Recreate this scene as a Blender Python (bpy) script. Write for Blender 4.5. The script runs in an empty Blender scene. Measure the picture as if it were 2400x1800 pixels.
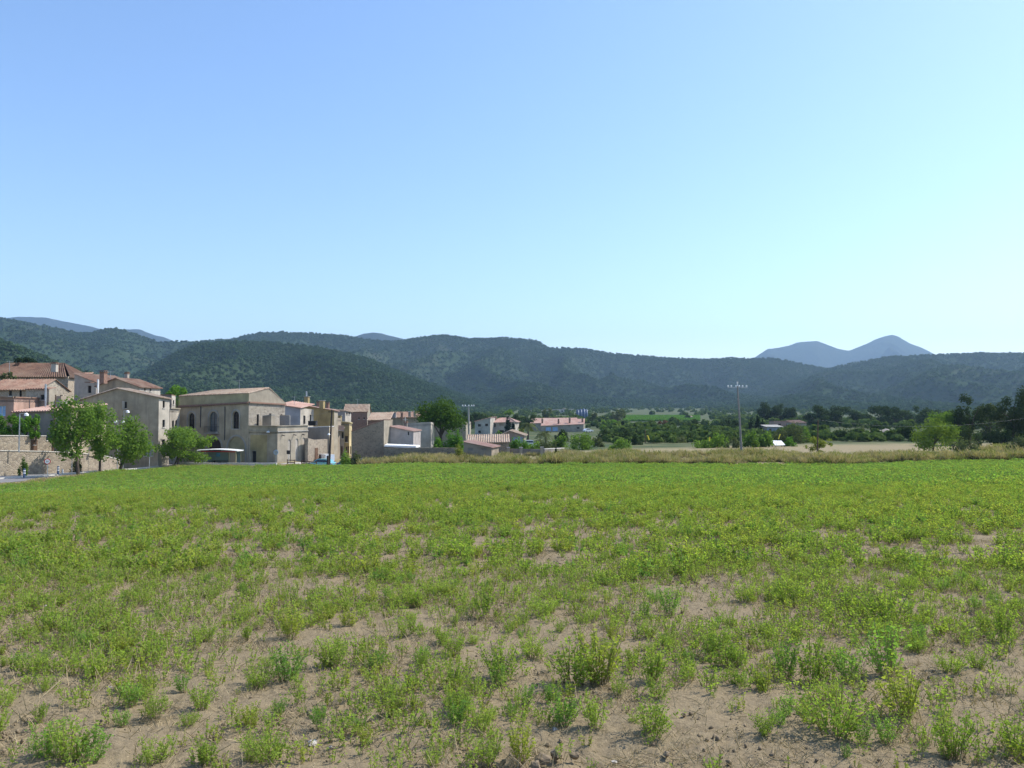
import bpy, math, random
import numpy as np
from mathutils import Vector, noise
R = math.radians
SC = bpy.context.scene
COL = SC.collection

# ------------------------------------------------------------------ camera
FPX, HOR, W0, H0 = 1870.0, 965.0, 2400.0, 1800.0      # focal length and eye line in photo pixels
PITCH = math.atan((HOR - H0 / 2) / FPX)
cam_d = bpy.data.cameras.new('camera')
cam = bpy.data.objects.new('camera', cam_d)
COL.objects.link(cam)
cam_d.sensor_width = 36.0
cam_d.lens = 36.0 * FPX / W0
cam_d.clip_start, cam_d.clip_end = 0.1, 30000
cam.location = (0, 0, 0)
cam.rotation_euler = (R(90) + PITCH, 0, 0)
SC.camera = cam

# ------------------------------------------------------------------ sky, sun, exposure
SUN_AZ, SUN_EL = R(70), R(48)                          # azimuth clockwise from straight ahead
wd = bpy.data.worlds.new('World')
SC.world = wd
wd.use_nodes = True
wn = wd.node_tree
wn.nodes.clear()
sky = wn.nodes.new('ShaderNodeTexSky')
sky.sky_type = 'NISHITA'
sky.sun_disc = False
sky.sun_elevation, sky.sun_rotation = SUN_EL, SUN_AZ
sky.altitude, sky.air_density, sky.dust_density, sky.ozone_density = 100, 1.0, 0.75, 1.7
bg = wn.nodes.new('ShaderNodeBackground')
bg.inputs['Strength'].default_value = 0.136
wo = wn.nodes.new('ShaderNodeOutputWorld')
hs = wn.nodes.new('ShaderNodeHueSaturation')          # the camera's vivid rendering of a clear sky
hs.inputs['Saturation'].default_value = 1.1
tint = wn.nodes.new('ShaderNodeMix'); tint.data_type = 'RGBA'; tint.blend_type = 'MULTIPLY'; tint.inputs[0].default_value = 1.0
tint.inputs[7].default_value = (0.97, 0.965, 1.01, 1)
wn.links.new(sky.outputs[0], hs.inputs['Color']); wn.links.new(hs.outputs[0], tint.inputs[6])
wn.links.new(tint.outputs[2], bg.inputs[0])
wn.links.new(bg.outputs[0], wo.inputs[0])
sd = bpy.data.lights.new('sun', 'SUN')
sd.energy, sd.angle, sd.color = 3.3, R(0.53), (1.0, 0.95, 0.86)
sun = bpy.data.objects.new('sun', sd)
COL.objects.link(sun)
SDIR = Vector((math.cos(SUN_EL) * math.sin(SUN_AZ), math.cos(SUN_EL) * math.cos(SUN_AZ), math.sin(SUN_EL)))
sun.rotation_euler = SDIR.to_track_quat('Z', 'Y').to_euler()
sun.location = (60, 40, 80)
SC.view_settings.view_transform = 'Standard'
SC.view_settings.look = 'None'
SC.view_settings.exposure = 0.9
SC.view_settings.gamma = 1.0
SC.cycles.use_denoising = True
SC.cycles.max_bounces = 6
SC.cycles.diffuse_bounces = 3
SC.cycles.transparent_max_bounces = 8
SC.cycles.volume_bounces = 0
SC.cycles.use_light_tree = False

# ------------------------------------------------------------------ pixel -> world
def P(px, py, d):
    u, v = (px - W0 / 2) / FPX, (H0 / 2 - py) / FPX
    c, s = math.cos(PITCH), math.sin(PITCH)
    t = d / (c - v * s)
    return Vector((u * t, d, (s + v * c) * t))
def XY(px, d):
    return Vector(((px - 1200) / FPX * d * math.cos(PITCH), d))
def Z(py, d):
    return P(1200, py, d).z

# ------------------------------------------------------------------ mesh building
ORG = {}
MATS = {}
def mesh_np(name, V, F, mat=None, smooth=False):
    me = bpy.data.meshes.new(name)
    V = np.ascontiguousarray(V, dtype=np.float32); F = np.ascontiguousarray(F, dtype=np.int32)
    me.vertices.add(len(V)); me.vertices.foreach_set('co', V.ravel())
    k = F.shape[1]
    me.loops.add(F.size); me.loops.foreach_set('vertex_index', F.ravel())
    me.polygons.add(len(F))
    me.polygons.foreach_set('loop_start', np.arange(0, F.size, k, dtype=np.int32))
    me.polygons.foreach_set('loop_total', np.full(len(F), k, dtype=np.int32))
    if smooth: me.polygons.foreach_set('use_smooth', np.ones(len(F), dtype=bool))
    me.update(calc_edges=True); me.validate()
    if mat: me.materials.append(MATS[mat])
    return me
def link(name, me, parent=None, loc=None):
    o = bpy.data.objects.new(name, me)
    COL.objects.link(o)
    if parent is not None: o.parent = parent
    if loc is not None: o.location = loc
    return o
def tag(o, label=None, cat=None, group=None, kind=None):
    if label: o['label'] = label
    if cat: o['category'] = cat
    if group: o['group'] = group
    if kind: o['kind'] = kind
    return o
def thing(name, label, cat, loc, group=None):
    o = link(name, None, None, loc)
    o.empty_display_size = 0.3
    ORG[o] = Vector(loc)
    return tag(o, label, cat, group)
class MB:
    """collects faces in world coordinates; build() links them as one mesh object"""
    def __init__(s): s.v, s.f = [], []
    def poly(s, pts):
        n = len(s.v); s.v += [tuple(p) for p in pts]; s.f.append(tuple(range(n, n + len(pts)))); return s
    def box(s, c, size, rz=0.0, taper=1.0):
        hx, hy, hz = size[0] / 2, size[1] / 2, size[2] / 2
        ca, sa = math.cos(rz), math.sin(rz); n = len(s.v)
        for z, k in ((-hz, 1.0), (hz, taper)):
            for x, y in ((-hx, -hy), (hx, -hy), (hx, hy), (-hx, hy)):
                x, y = x * k, y * k
                s.v.append((c[0] + x * ca - y * sa, c[1] + x * sa + y * ca, c[2] + z))
        for q in ((3, 2, 1, 0), (4, 5, 6, 7), (0, 1, 5, 4), (1, 2, 6, 5), (2, 3, 7, 6), (3, 0, 4, 7)):
            s.f.append(tuple(n + i for i in q))
        return s
    def beam(s, a, b, w, h):
        """box along a->b, w across, h up"""
        a, b = Vector(a), Vector(b); t = (b - a).normalized()
        side = t.cross(Vector((0, 0, 1)))
        if side.length < 1e-4: side = Vector((1, 0, 0))
        side.normalize(); up = side.cross(t).normalized(); n = len(s.v)
        for p in (a, b):
            for x, y in ((-1, -1), (1, -1), (1, 1), (-1, 1)):
                s.v.append(tuple(p + side * (x * w / 2) + up * (y * h / 2)))
        for q in ((0, 1, 2, 3), (7, 6, 5, 4), (0, 4, 5, 1), (1, 5, 6, 2), (2, 6, 7, 3), (3, 7, 4, 0)):
            s.f.append(tuple(n + i for i in q))
        return s
    def tube(s, pts, rad, sides=6, cap=True):
        pts = [Vector(p) for p in pts]
        if not hasattr(rad, '__len__'): rad = [rad] * len(pts)
        n = len(s.v)
        for i, p in enumerate(pts):
            t = (pts[min(i + 1, len(pts) - 1)] - pts[max(i - 1, 0)]).normalized()
            a = t.cross(Vector((0.31, 0.9, 0.2)))
            if a.length < 0.1: a = t.cross(Vector((1, 0, 0)))
            a.normalize(); b = t.cross(a)
            for k in range(sides):
                an = 2 * math.pi * k / sides
                s.v.append(tuple(p + (a * math.cos(an) + b * math.sin(an)) * rad[i]))
        for i in range(len(pts) - 1):
            for k in range(sides):
                k2 = (k + 1) % sides
                s.f.append((n + i * sides + k, n + i * sides + k2, n + (i + 1) * sides + k2, n + (i + 1) * sides + k))
        if cap:
            s.f.append(tuple(n + k for k in range(sides))[::-1])
            s.f.append(tuple(n + (len(pts) - 1) * sides + k for k in range(sides)))
        return s
    def disc(s, c, n, r, sides=14, thick=0.03):
        c = Vector(c); n = Vector(n).normalized()
        return s.tube([c - n * thick / 2, c + n * thick / 2], r, sides)
    def mesh(s, name, mat, origin=Vector((0, 0, 0)), smooth=False):
        me = bpy.data.meshes.new(name)
        me.from_pydata([(a - origin.x, b - origin.y, c - origin.z) for a, b, c in s.v], [], s.f)
        if smooth: me.polygons.foreach_set('use_smooth', [True] * len(me.polygons))
        me.update()
        if mat: me.materials.append(MATS[mat])
        return me
    def build(s, name, mat, parent=None, smooth=False):
        if parent is not None:
            o = link(name, s.mesh(name, mat, ORG[parent], smooth), parent); ORG[o] = ORG[parent]
            return o
        c = Vector((sum(v[0] for v in s.v) / len(s.v), sum(v[1] for v in s.v) / len(s.v), min(v[2] for v in s.v)))
        o = link(name, s.mesh(name, mat, c, smooth), None, c); ORG[o] = c
        return o

# ------------------------------------------------------------------ materials
def new_mat(name):
    m = bpy.data.materials.new(name); m.use_nodes = True
    m.node_tree.nodes.clear(); MATS[name] = m
    return m, m.node_tree.nodes, m.node_tree.links
def mix(N, L, fac, a, b):
    x = N.new('ShaderNodeMix'); x.data_type = 'RGBA'
    for sock, val in ((x.inputs[0], fac), (x.inputs[6], a), (x.inputs[7], b)):
        if hasattr(val, 'is_output'): L.new(val, sock)
        elif isinstance(val, (int, float)): sock.default_value = val
        else: sock.default_value = (*val, 1)
    return x.outputs[2]
def rampf(N, L, src, lo, hi):
    x = N.new('ShaderNodeMapRange'); L.new(src, x.inputs[0])
    x.inputs[1].default_value, x.inputs[2].default_value = lo, hi
    return x.outputs[0]
def nz(N, L, vec, scale, detail=4, rough=0.55, stretch=None):
    if stretch:
        mp = N.new('ShaderNodeMapping'); mp.inputs['Scale'].default_value = stretch
        L.new(vec, mp.inputs[0]); vec = mp.outputs[0]
    x = N.new('ShaderNodeTexNoise'); L.new(vec, x.inputs['Vector'])
    x.inputs['Scale'].default_value, x.inputs['Detail'].default_value, x.inputs['Roughness'].default_value = scale, detail, rough
    return x.outputs[0]
def finish(N, L, col, rough=0.85, height=None, bump=0.3, dist=0.05, spec=0.2, metal=0.0):
    b = N.new('ShaderNodeBsdfPrincipled'); o = N.new('ShaderNodeOutputMaterial')
    if hasattr(col, 'is_output'): L.new(col, b.inputs['Base Color'])
    else: b.inputs['Base Color'].default_value = (*col, 1)
    b.inputs['Roughness'].default_value = rough
    b.inputs['Specular IOR Level'].default_value = spec
    b.inputs['Metallic'].default_value = metal
    if height is not None:
        bp = N.new('ShaderNodeBump'); bp.inputs['Strength'].default_value = bump; bp.inputs['Distance'].default_value = dist
        L.new(height, bp.inputs['Height']); L.new(bp.outputs[0], b.inputs['Normal'])
    L.new(b.outputs[0], o.inputs[0])
    return b
def geo_pos(N):
    return N.new('ShaderNodeNewGeometry').outputs['Position']
def m_plain(name, c, rough=0.6, metal=0.0, var=0.18, scale=3.0, spec=0.3):
    m, N, L = new_mat(name); p = geo_pos(N); f = nz(N, L, p, scale, 5)
    col = mix(N, L, rampf(N, L, f, 0.3, 0.7), [x * (1 - var) for x in c], [min(1, x * (1 + var)) for x in c])
    finish(N, L, col, rough, f, 0.15, 0.02, spec, metal)
def m_render(name, c, stain=(0.16, 0.14, 0.12), amt=0.55, scale=0.5):
    """weathered lime render: blotches, fine grain and rain streaks with their own shape"""
    m, N, L = new_mat(name); p = geo_pos(N)
    big = nz(N, L, p, scale, 6, 0.6); fine = nz(N, L, p, 9, 5, 0.7)
    streak = nz(N, L, p, 1.0, 5, 0.6, (2.2, 2.2, 0.22))
    col = mix(N, L, rampf(N, L, big, 0.35, 0.7), [x * 0.66 for x in c], [min(1, x * 1.14) for x in c])
    f = N.new('ShaderNodeMath'); f.operation = 'MULTIPLY'
    L.new(rampf(N, L, streak, 0.5, 0.78), f.inputs[0]); f.inputs[1].default_value = amt
    col = mix(N, L, f.outputs[0], col, stain)
    g = N.new('ShaderNodeMath'); g.operation = 'MULTIPLY'
    L.new(rampf(N, L, fine, 0.35, 0.75), g.inputs[0]); g.inputs[1].default_value = 0.3
    col = mix(N, L, g.outputs[0], col, [x * 0.62 for x in c])
    finish(N, L, col, 0.92, fine, 0.4, 0.03)
def m_stone(name, c1, c2, mortar, scale=3.2, bump=0.8):
    """rubble masonry"""
    m, N, L = new_mat(name); p = geo_pos(N)
    wob = N.new('ShaderNodeTexNoise'); L.new(p, wob.inputs['Vector']); wob.inputs['Scale'].default_value = 2.5
    ad = N.new('ShaderNodeVectorMath'); ad.operation = 'MULTIPLY_ADD'; L.new(wob.outputs[1], ad.inputs[0])
    ad.inputs[1].default_value = (0.22, 0.22, 0.22); L.new(p, ad.inputs[2])
    mp = N.new('ShaderNodeMapping'); mp.inputs['Scale'].default_value = (1, 1, 1.45); L.new(ad.outputs[0], mp.inputs[0])
    v = N.new('ShaderNodeTexVoronoi'); v.inputs['Scale'].default_value = scale; L.new(mp.outputs[0], v.inputs['Vector'])
    e = N.new('ShaderNodeTexVoronoi'); e.feature = 'DISTANCE_TO_EDGE'; e.inputs['Scale'].default_value = scale; L.new(mp.outputs[0], e.inputs['Vector'])
    sep = N.new('ShaderNodeSeparateColor'); L.new(v.outputs['Color'], sep.inputs[0])
    col = mix(N, L, sep.outputs[0], c1, c2)
    col = mix(N, L, rampf(N, L, nz(N, L, p, 0.35, 5), 0.35, 0.75), col, mix(N, L, 0.45, col, mortar))
    ed = rampf(N, L, e.outputs['Distance'], 0.0, 0.09)
    col = mix(N, L, ed, mortar, col)
    finish(N, L, col, 0.93, ed, bump, 0.05)
def m_tile(name, c1, c2, c3):
    m, N, L = new_mat(name); p = geo_pos(N)
    v = N.new('ShaderNodeTexVoronoi'); v.inputs['Scale'].default_value = 2.6; L.new(p, v.inputs['Vector'])
    sep = N.new('ShaderNodeSeparateColor'); L.new(v.outputs['Color'], sep.inputs[0])
    col = mix(N, L, sep.outputs[0], c1, c2)
    col = mix(N, L, rampf(N, L, nz(N, L, p, 0.45, 6, 0.65), 0.42, 0.72), col, c3)
    finish(N, L, col, 0.9, sep.outputs[1], 0.4, 0.04)
def m_leaf(name, c1, c2, c3=None, trans=0.35, patch=0.6, rough=0.6):
    """leaves: two greens by patch and by plant, some light passing through"""
    m, N, L = new_mat(name); p = geo_pos(N)
    oi = N.new('ShaderNodeObjectInfo')
    f = nz(N, L, p, patch, 3)
    col = mix(N, L, rampf(N, L, f, 0.35, 0.65), c1, c2)
    fine = N.new('ShaderNodeTexWhiteNoise'); sn = N.new('ShaderNodeVectorMath'); sn.operation = 'SNAP'
    L.new(p, sn.inputs[0]); sn.inputs[1].default_value = (0.3, 0.3, 0.3); L.new(sn.outputs[0], fine.inputs['Vector'])
    k = N.new('ShaderNodeMath'); k.operation = 'MULTIPLY'; L.new(fine.outputs['Value'], k.inputs[0]); k.inputs[1].default_value = 0.5
    col = mix(N, L, k.outputs[0], col, c3 or [x * 1.5 for x in c2])
    k2 = N.new('ShaderNodeMath'); k2.operation = 'MULTIPLY'; L.new(oi.outputs['Random'], k2.inputs[0]); k2.inputs[1].default_value = 0.45
    col = mix(N, L, k2.outputs[0], col, [x * 0.7 for x in c1])
    d = N.new('ShaderNodeBsdfDiffuse'); t = N.new('ShaderNodeBsdfTranslucent'); o = N.new('ShaderNodeOutputMaterial')
    ms = N.new('ShaderNodeMixShader'); ms.inputs[0].default_value = trans
    L.new(col, d.inputs[0])
    tc = N.new('ShaderNodeMix'); tc.data_type = 'RGBA'; tc.blend_type = 'MULTIPLY'; tc.inputs[0].default_value = 1
    L.new(col, tc.inputs[6]); tc.inputs[7].default_value = (1.35, 1.45, 0.7, 1); L.new(tc.outputs[2], t.inputs[0])
    L.new(d.outputs[0], ms.inputs[1]); L.new(t.outputs[0], ms.inputs[2]); L.new(ms.outputs[0], o.inputs[0])

# ------------------------------------------------------------------ terrain heights
def _ctrl():
    C = []
    for px in (-300, 400, 1200, 1800, 2400, 2800):
        for d in (0.5, 1.5, 3, 5, 10, 20):
            C.append((px, HOR + FPX * (2.0 / d + 0.0442), d))
    C += [(-300, 1182, 40), (0, 1168, 40), (500, 1152, 40), (1200, 1141, 40), (2400, 1137, 40), (2800, 1135, 40),
          (-300, 1160, 68), (0, 1135, 74), (113, 1125, 80), (187, 1115, 86), (236, 1107, 92), (281, 1104, 97), (410, 1095, 110), (425, 1089, 114.5),
          (560, 1095, 112), (560, 1087, 117), (650, 1094, 112), (650, 1087, 116), (725, 1093, 110), (870, 1092, 104), (1200, 1092, 98), (1700, 1090, 98), (2000, 1090, 98),
          (2400, 1079, 103), (2800, 1075, 103), (400, 1121, 80), (800, 1107, 80), (1200, 1102, 80), (2000, 1101, 80), (2400, 1092, 80),
          (0, 1119, 84), (180, 1109, 94), (280, 1102, 106), (300, 1090, 125), (500, 1083, 127), (700, 1080, 122), (-300, 1135, 80), (745, 1097, 118), (800, 1098, 120), (845, 1097, 121), (900, 1080, 126), (820, 1080, 140), (740, 1090, 130),
          (1200, 1073, 115), (1700, 1068, 115), (2400, 1060, 118), (2800, 1058, 118), (1200, 1060, 130), (1700, 1048, 142), (2000, 1043, 150), (2400, 1040, 160),
          (-300, 1060, 200), (0, 1050, 200), (600, 1045, 200), (1200, 1038, 200), (2000, 1026, 200), (2400, 1022, 200), (2800, 1022, 200),
          (-300, 1015, 320), (600, 1018, 320), (1200, 1017, 310), (2000, 1005, 310), (2800, 1003, 310)]
    for px in (-300, 600, 1400, 2100, 2800):
        C += [(px, 998, 450), (px, 980, 700), (px, 957, 1500), (px, 950, 3000), (px, 948, 9000)]
    return np.array(C, float)
_C = _ctrl()
def _q(px, d): return np.stack([np.asarray(px, float) / 500.0, np.log(np.asarray(d, float)) * 2.0], -1)
def _phi(r): return np.where(r > 1e-9, r * r * np.log(np.maximum(r, 1e-9)), 0.0)
_Q = _q(_C[:, 0], _C[:, 2])
def _solve():
    n = len(_Q); K = _phi(np.linalg.norm(_Q[:, None] - _Q[None], axis=-1)) + np.eye(n) * 1e-3
    A = np.zeros((n + 3, n + 3)); A[:n, :n] = K; A[:n, n] = 1; A[:n, n + 1:] = _Q; A[n, :n] = 1; A[n + 1:, :n] = _Q.T
    slope = (_C[:, 1] - HOR) / FPX * _C[:, 2]          # metres below the eye
    b = np.concatenate([slope, np.zeros(3)])
    return np.linalg.solve(A, b)
_S = _solve()
def gz(px, d):
    """ground height at bearing px and depth d"""
    q = _q(px, d); shp = q.shape[:-1]; q = q.reshape(-1, 2); n = len(_Q)
    out = np.empty(len(q))
    for i in range(0, len(q), 20000):
        c = q[i:i + 20000]
        out[i:i + 20000] = _phi(np.linalg.norm(c[:, None] - _Q[None], axis=-1)) @ _S[:n] + _S[n] + c @ _S[n + 1:]
    z = -out.reshape(shp)
    return float(z) if z.shape == () else z
def gxy(x, y):
    y = max(y, 0.5)
    return gz(min(max(1200 + x / y * FPX / math.cos(PITCH), -400), 2850), y)
EDGE_PX = [-400, 0, 113, 187, 236, 281, 410, 560, 650, 725, 870, 1200, 1700, 2000, 2400, 2850]
EDGE_D = [64, 71, 78, 84, 90, 95, 110, 113.5, 113.5, 110, 104.5, 98.5, 98.5, 98.5, 103.5, 103.5]
def edge_d(px): return np.interp(px, EDGE_PX, EDGE_D)

# ------------------------------------------------------------------ ground
def m_ground():
    m, N, L = new_mat('ground'); p = geo_pos(N)
    at = N.new('ShaderNodeAttribute'); at.attribute_name = 'zone'
    sep = N.new('ShaderNodeSeparateColor'); L.new(at.outputs['Color'], sep.inputs[0])
    fine = nz(N, L, p, 22, 8, 0.7); mid = nz(N, L, p, 2.2, 6, 0.6); big = nz(N, L, p, 0.09, 5, 0.6); mid2 = nz(N, L, p, 0.5, 5, 0.6)
    soil = mix(N, L, rampf(N, L, fine, 0.3, 0.72), (0.13, 0.101, 0.062), (0.32, 0.252, 0.155))
    soil = mix(N, L, rampf(N, L, mid, 0.38, 0.7), soil, (0.265, 0.208, 0.126))
    straw = N.new('ShaderNodeTexVoronoi'); straw.inputs['Scale'].default_value = 30; L.new(p, straw.inputs['Vector'])
    soil = mix(N, L, rampf(N, L, straw.outputs['Distance'], 0.16, 0.05), soil, (0.42, 0.34, 0.22))
    dry = mix(N, L, rampf(N, L, mid2, 0.35, 0.7), (0.26, 0.205, 0.11), (0.17, 0.17, 0.07))
    dry = mix(N, L, rampf(N, L, fine, 0.4, 0.75), dry, (0.33, 0.27, 0.17))
    stub = mix(N, L, rampf(N, L, mid, 0.35, 0.7), (0.235, 0.19, 0.11), (0.29, 0.24, 0.14))
    plain = mix(N, L, rampf(N, L, big, 0.4, 0.62), (0.05, 0.075, 0.03), (0.115, 0.12, 0.055))
    col = mix(N, L, sep.outputs[0], dry, soil)
    col = mix(N, L, sep.outputs[1], col, stub)
    col = mix(N, L, sep.outputs[2], col, plain)
    finish(N, L, col, 0.95, fine, 0.55, 0.05, 0.1)
m_ground()
def build_ground():
    pxs = np.arange(-400, 2851, 12.0)
    phi_in = np.arctan((pxs - 1200) / FPX)
    phi = np.concatenate([np.linspace(-math.pi, phi_in[0], 26)[:-1], phi_in, np.linspace(phi_in[-1], math.pi, 26)[1:]])
    rr = np.concatenate([[0.05, 0.6, 1.5], np.exp(np.arange(math.log(2.6), math.log(15), 0.0115)), np.exp(np.arange(math.log(15), math.log(130), 0.03)),
                         np.exp(np.arange(math.log(130), math.log(8000), 0.07)), [8200]])
    PH, RR = np.meshgrid(phi, rr)
    pc = np.clip(PH, phi_in[0], phi_in[-1])
    D = np.maximum(RR * np.cos(pc), 0.04); PX = 1200 + FPX * np.tan(pc)
    X, Y = RR * np.sin(PH), RR * np.cos(PH)
    Zg = gz(PX, np.maximum(D, 0.5))
    ed = edge_d(PX)
    crop = np.clip((ed - D) / 1.0, 0, 1)
    fz = Zg.ravel().copy(); xs, ys, ds = X.ravel(), Y.ravel(), D.ravel()
    for i in range(len(fz)):                       # clods, furrows and soft undulation
        d = ds[i]
        if d < 40 and -0.75 * d - 6 < xs[i] < 0.75 * d + 6:
            w = min(1, (40 - d) / 20)
            q = Vector((xs[i], ys[i], 0))
            fz[i] += w * (0.035 * noise.noise(q * 1.3) + 0.022 * noise.noise(q * 5.0) + 0.02 * noise.noise(q * 12.0) + 0.008 * noise.noise(q * 27.0))
            e = math.exp(-((xs[i] - 0.55) / 0.75) ** 2 - ((ys[i] - 5.25) / 0.38) ** 2)     # the dug, cloddy hollow at the front
            fz[i] += 0.05 * e * noise.noise(q * 9.0) - 0.03 * e
    V = np.stack([xs, ys, fz], -1)
    nr, nc = RR.shape
    i, j = np.meshgrid(np.arange(nr - 1), np.arange(nc - 1), indexing='ij')
    a = (i * nc + j).ravel()
    F = np.stack([a, a + 1, a + nc + 1, a + nc], -1)
    me = mesh_np('ground', V, F, 'ground', True)
    ca = me.attributes.new('zone', 'FLOAT_COLOR', 'POINT')
    ed2 = np.interp(PX, [900, 1300, 1700, 2000, 2400, 2850], [112, 126, 141, 150, 158, 160])
    stub = np.clip((PX - 1250) / 400, 0, 1) * np.clip((D - ed - 3) / 3, 0, 1) * np.clip((ed2 - D) / 3, 0, 1)
    plain = np.clip((D - ed2 - 2) / 8, 0, 1) * np.clip((PX - 840) / 60, 0, 1)
    plain = np.maximum(plain, np.clip((D - 170) / 40, 0, 1))
    cc = np.stack([crop, stub, plain, np.ones_like(crop)], -1).astype(np.float32)
    ca.data.foreach_set('color', cc.reshape(-1))
    return tag(link('ground', me), kind='structure')
build_ground()

# ------------------------------------------------------------------ geometry-node scattering for uncountable stuff
def scatter(name, pts, rot, scl, idx, protos, label=None, cat=None):
    me = bpy.data.meshes.new(name)
    pts = np.asarray(pts, np.float32); n = len(pts)
    me.vertices.add(n); me.vertices.foreach_set('co', pts.ravel())
    a = me.attributes.new('rot', 'FLOAT_VECTOR', 'POINT'); a.data.foreach_set('vector', np.asarray(rot, np.float32).ravel())
    a = me.attributes.new('scl', 'FLOAT_VECTOR', 'POINT'); a.data.foreach_set('vector', np.asarray(scl, np.float32).ravel())
    a = me.attributes.new('idx', 'INT', 'POINT'); a.data.foreach_set('value', np.asarray(idx, np.int32))
    me.update()
    pc = bpy.data.collections.new(name + '_kinds')
    for k, pm in enumerate(protos):
        po = bpy.data.objects.new('%s_kind_%02d' % (name, k), pm); pc.objects.link(po)
    o = link(name, me)
    g = bpy.data.node_groups.new(name, 'GeometryNodeTree')
    g.interface.new_socket('Geometry', in_out='INPUT', socket_type='NodeSocketGeometry')
    g.interface.new_socket('Geometry', in_out='OUTPUT', socket_type='NodeSocketGeometry')
    N, L = g.nodes, g.links
    gi, go = N.new('NodeGroupInput'), N.new('NodeGroupOutput')
    ip = N.new('GeometryNodeInstanceOnPoints'); ci = N.new('GeometryNodeCollectionInfo')
    ci.inputs['Collection'].default_value = pc; ci.inputs['Separate Children'].default_value = True; ci.inputs['Reset Children'].default_value = True
    def attr(nm, typ):
        x = N.new('GeometryNodeInputNamedAttribute'); x.data_type = typ; x.inputs['Name'].default_value = nm; return x.outputs[0]
    L.new(gi.outputs[0], ip.inputs['Points']); L.new(ci.outputs[0], ip.inputs['Instance'])
    ip.inputs['Pick Instance'].default_value = True
    L.new(attr('idx', 'INT'), ip.inputs['Instance Index'])
    er = N.new('FunctionNodeEulerToRotation'); L.new(attr('rot', 'FLOAT_VECTOR'), er.inputs[0])
    L.new(er.outputs[0], ip.inputs['Rotation']); L.new(attr('scl', 'FLOAT_VECTOR'), ip.inputs['Scale'])
    L.new(ip.outputs[0], go.inputs[0])
    md = o.modifiers.new('scatter', 'NODES'); md.node_group = g
    return tag(o, label, cat, None, 'stuff')

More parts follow.
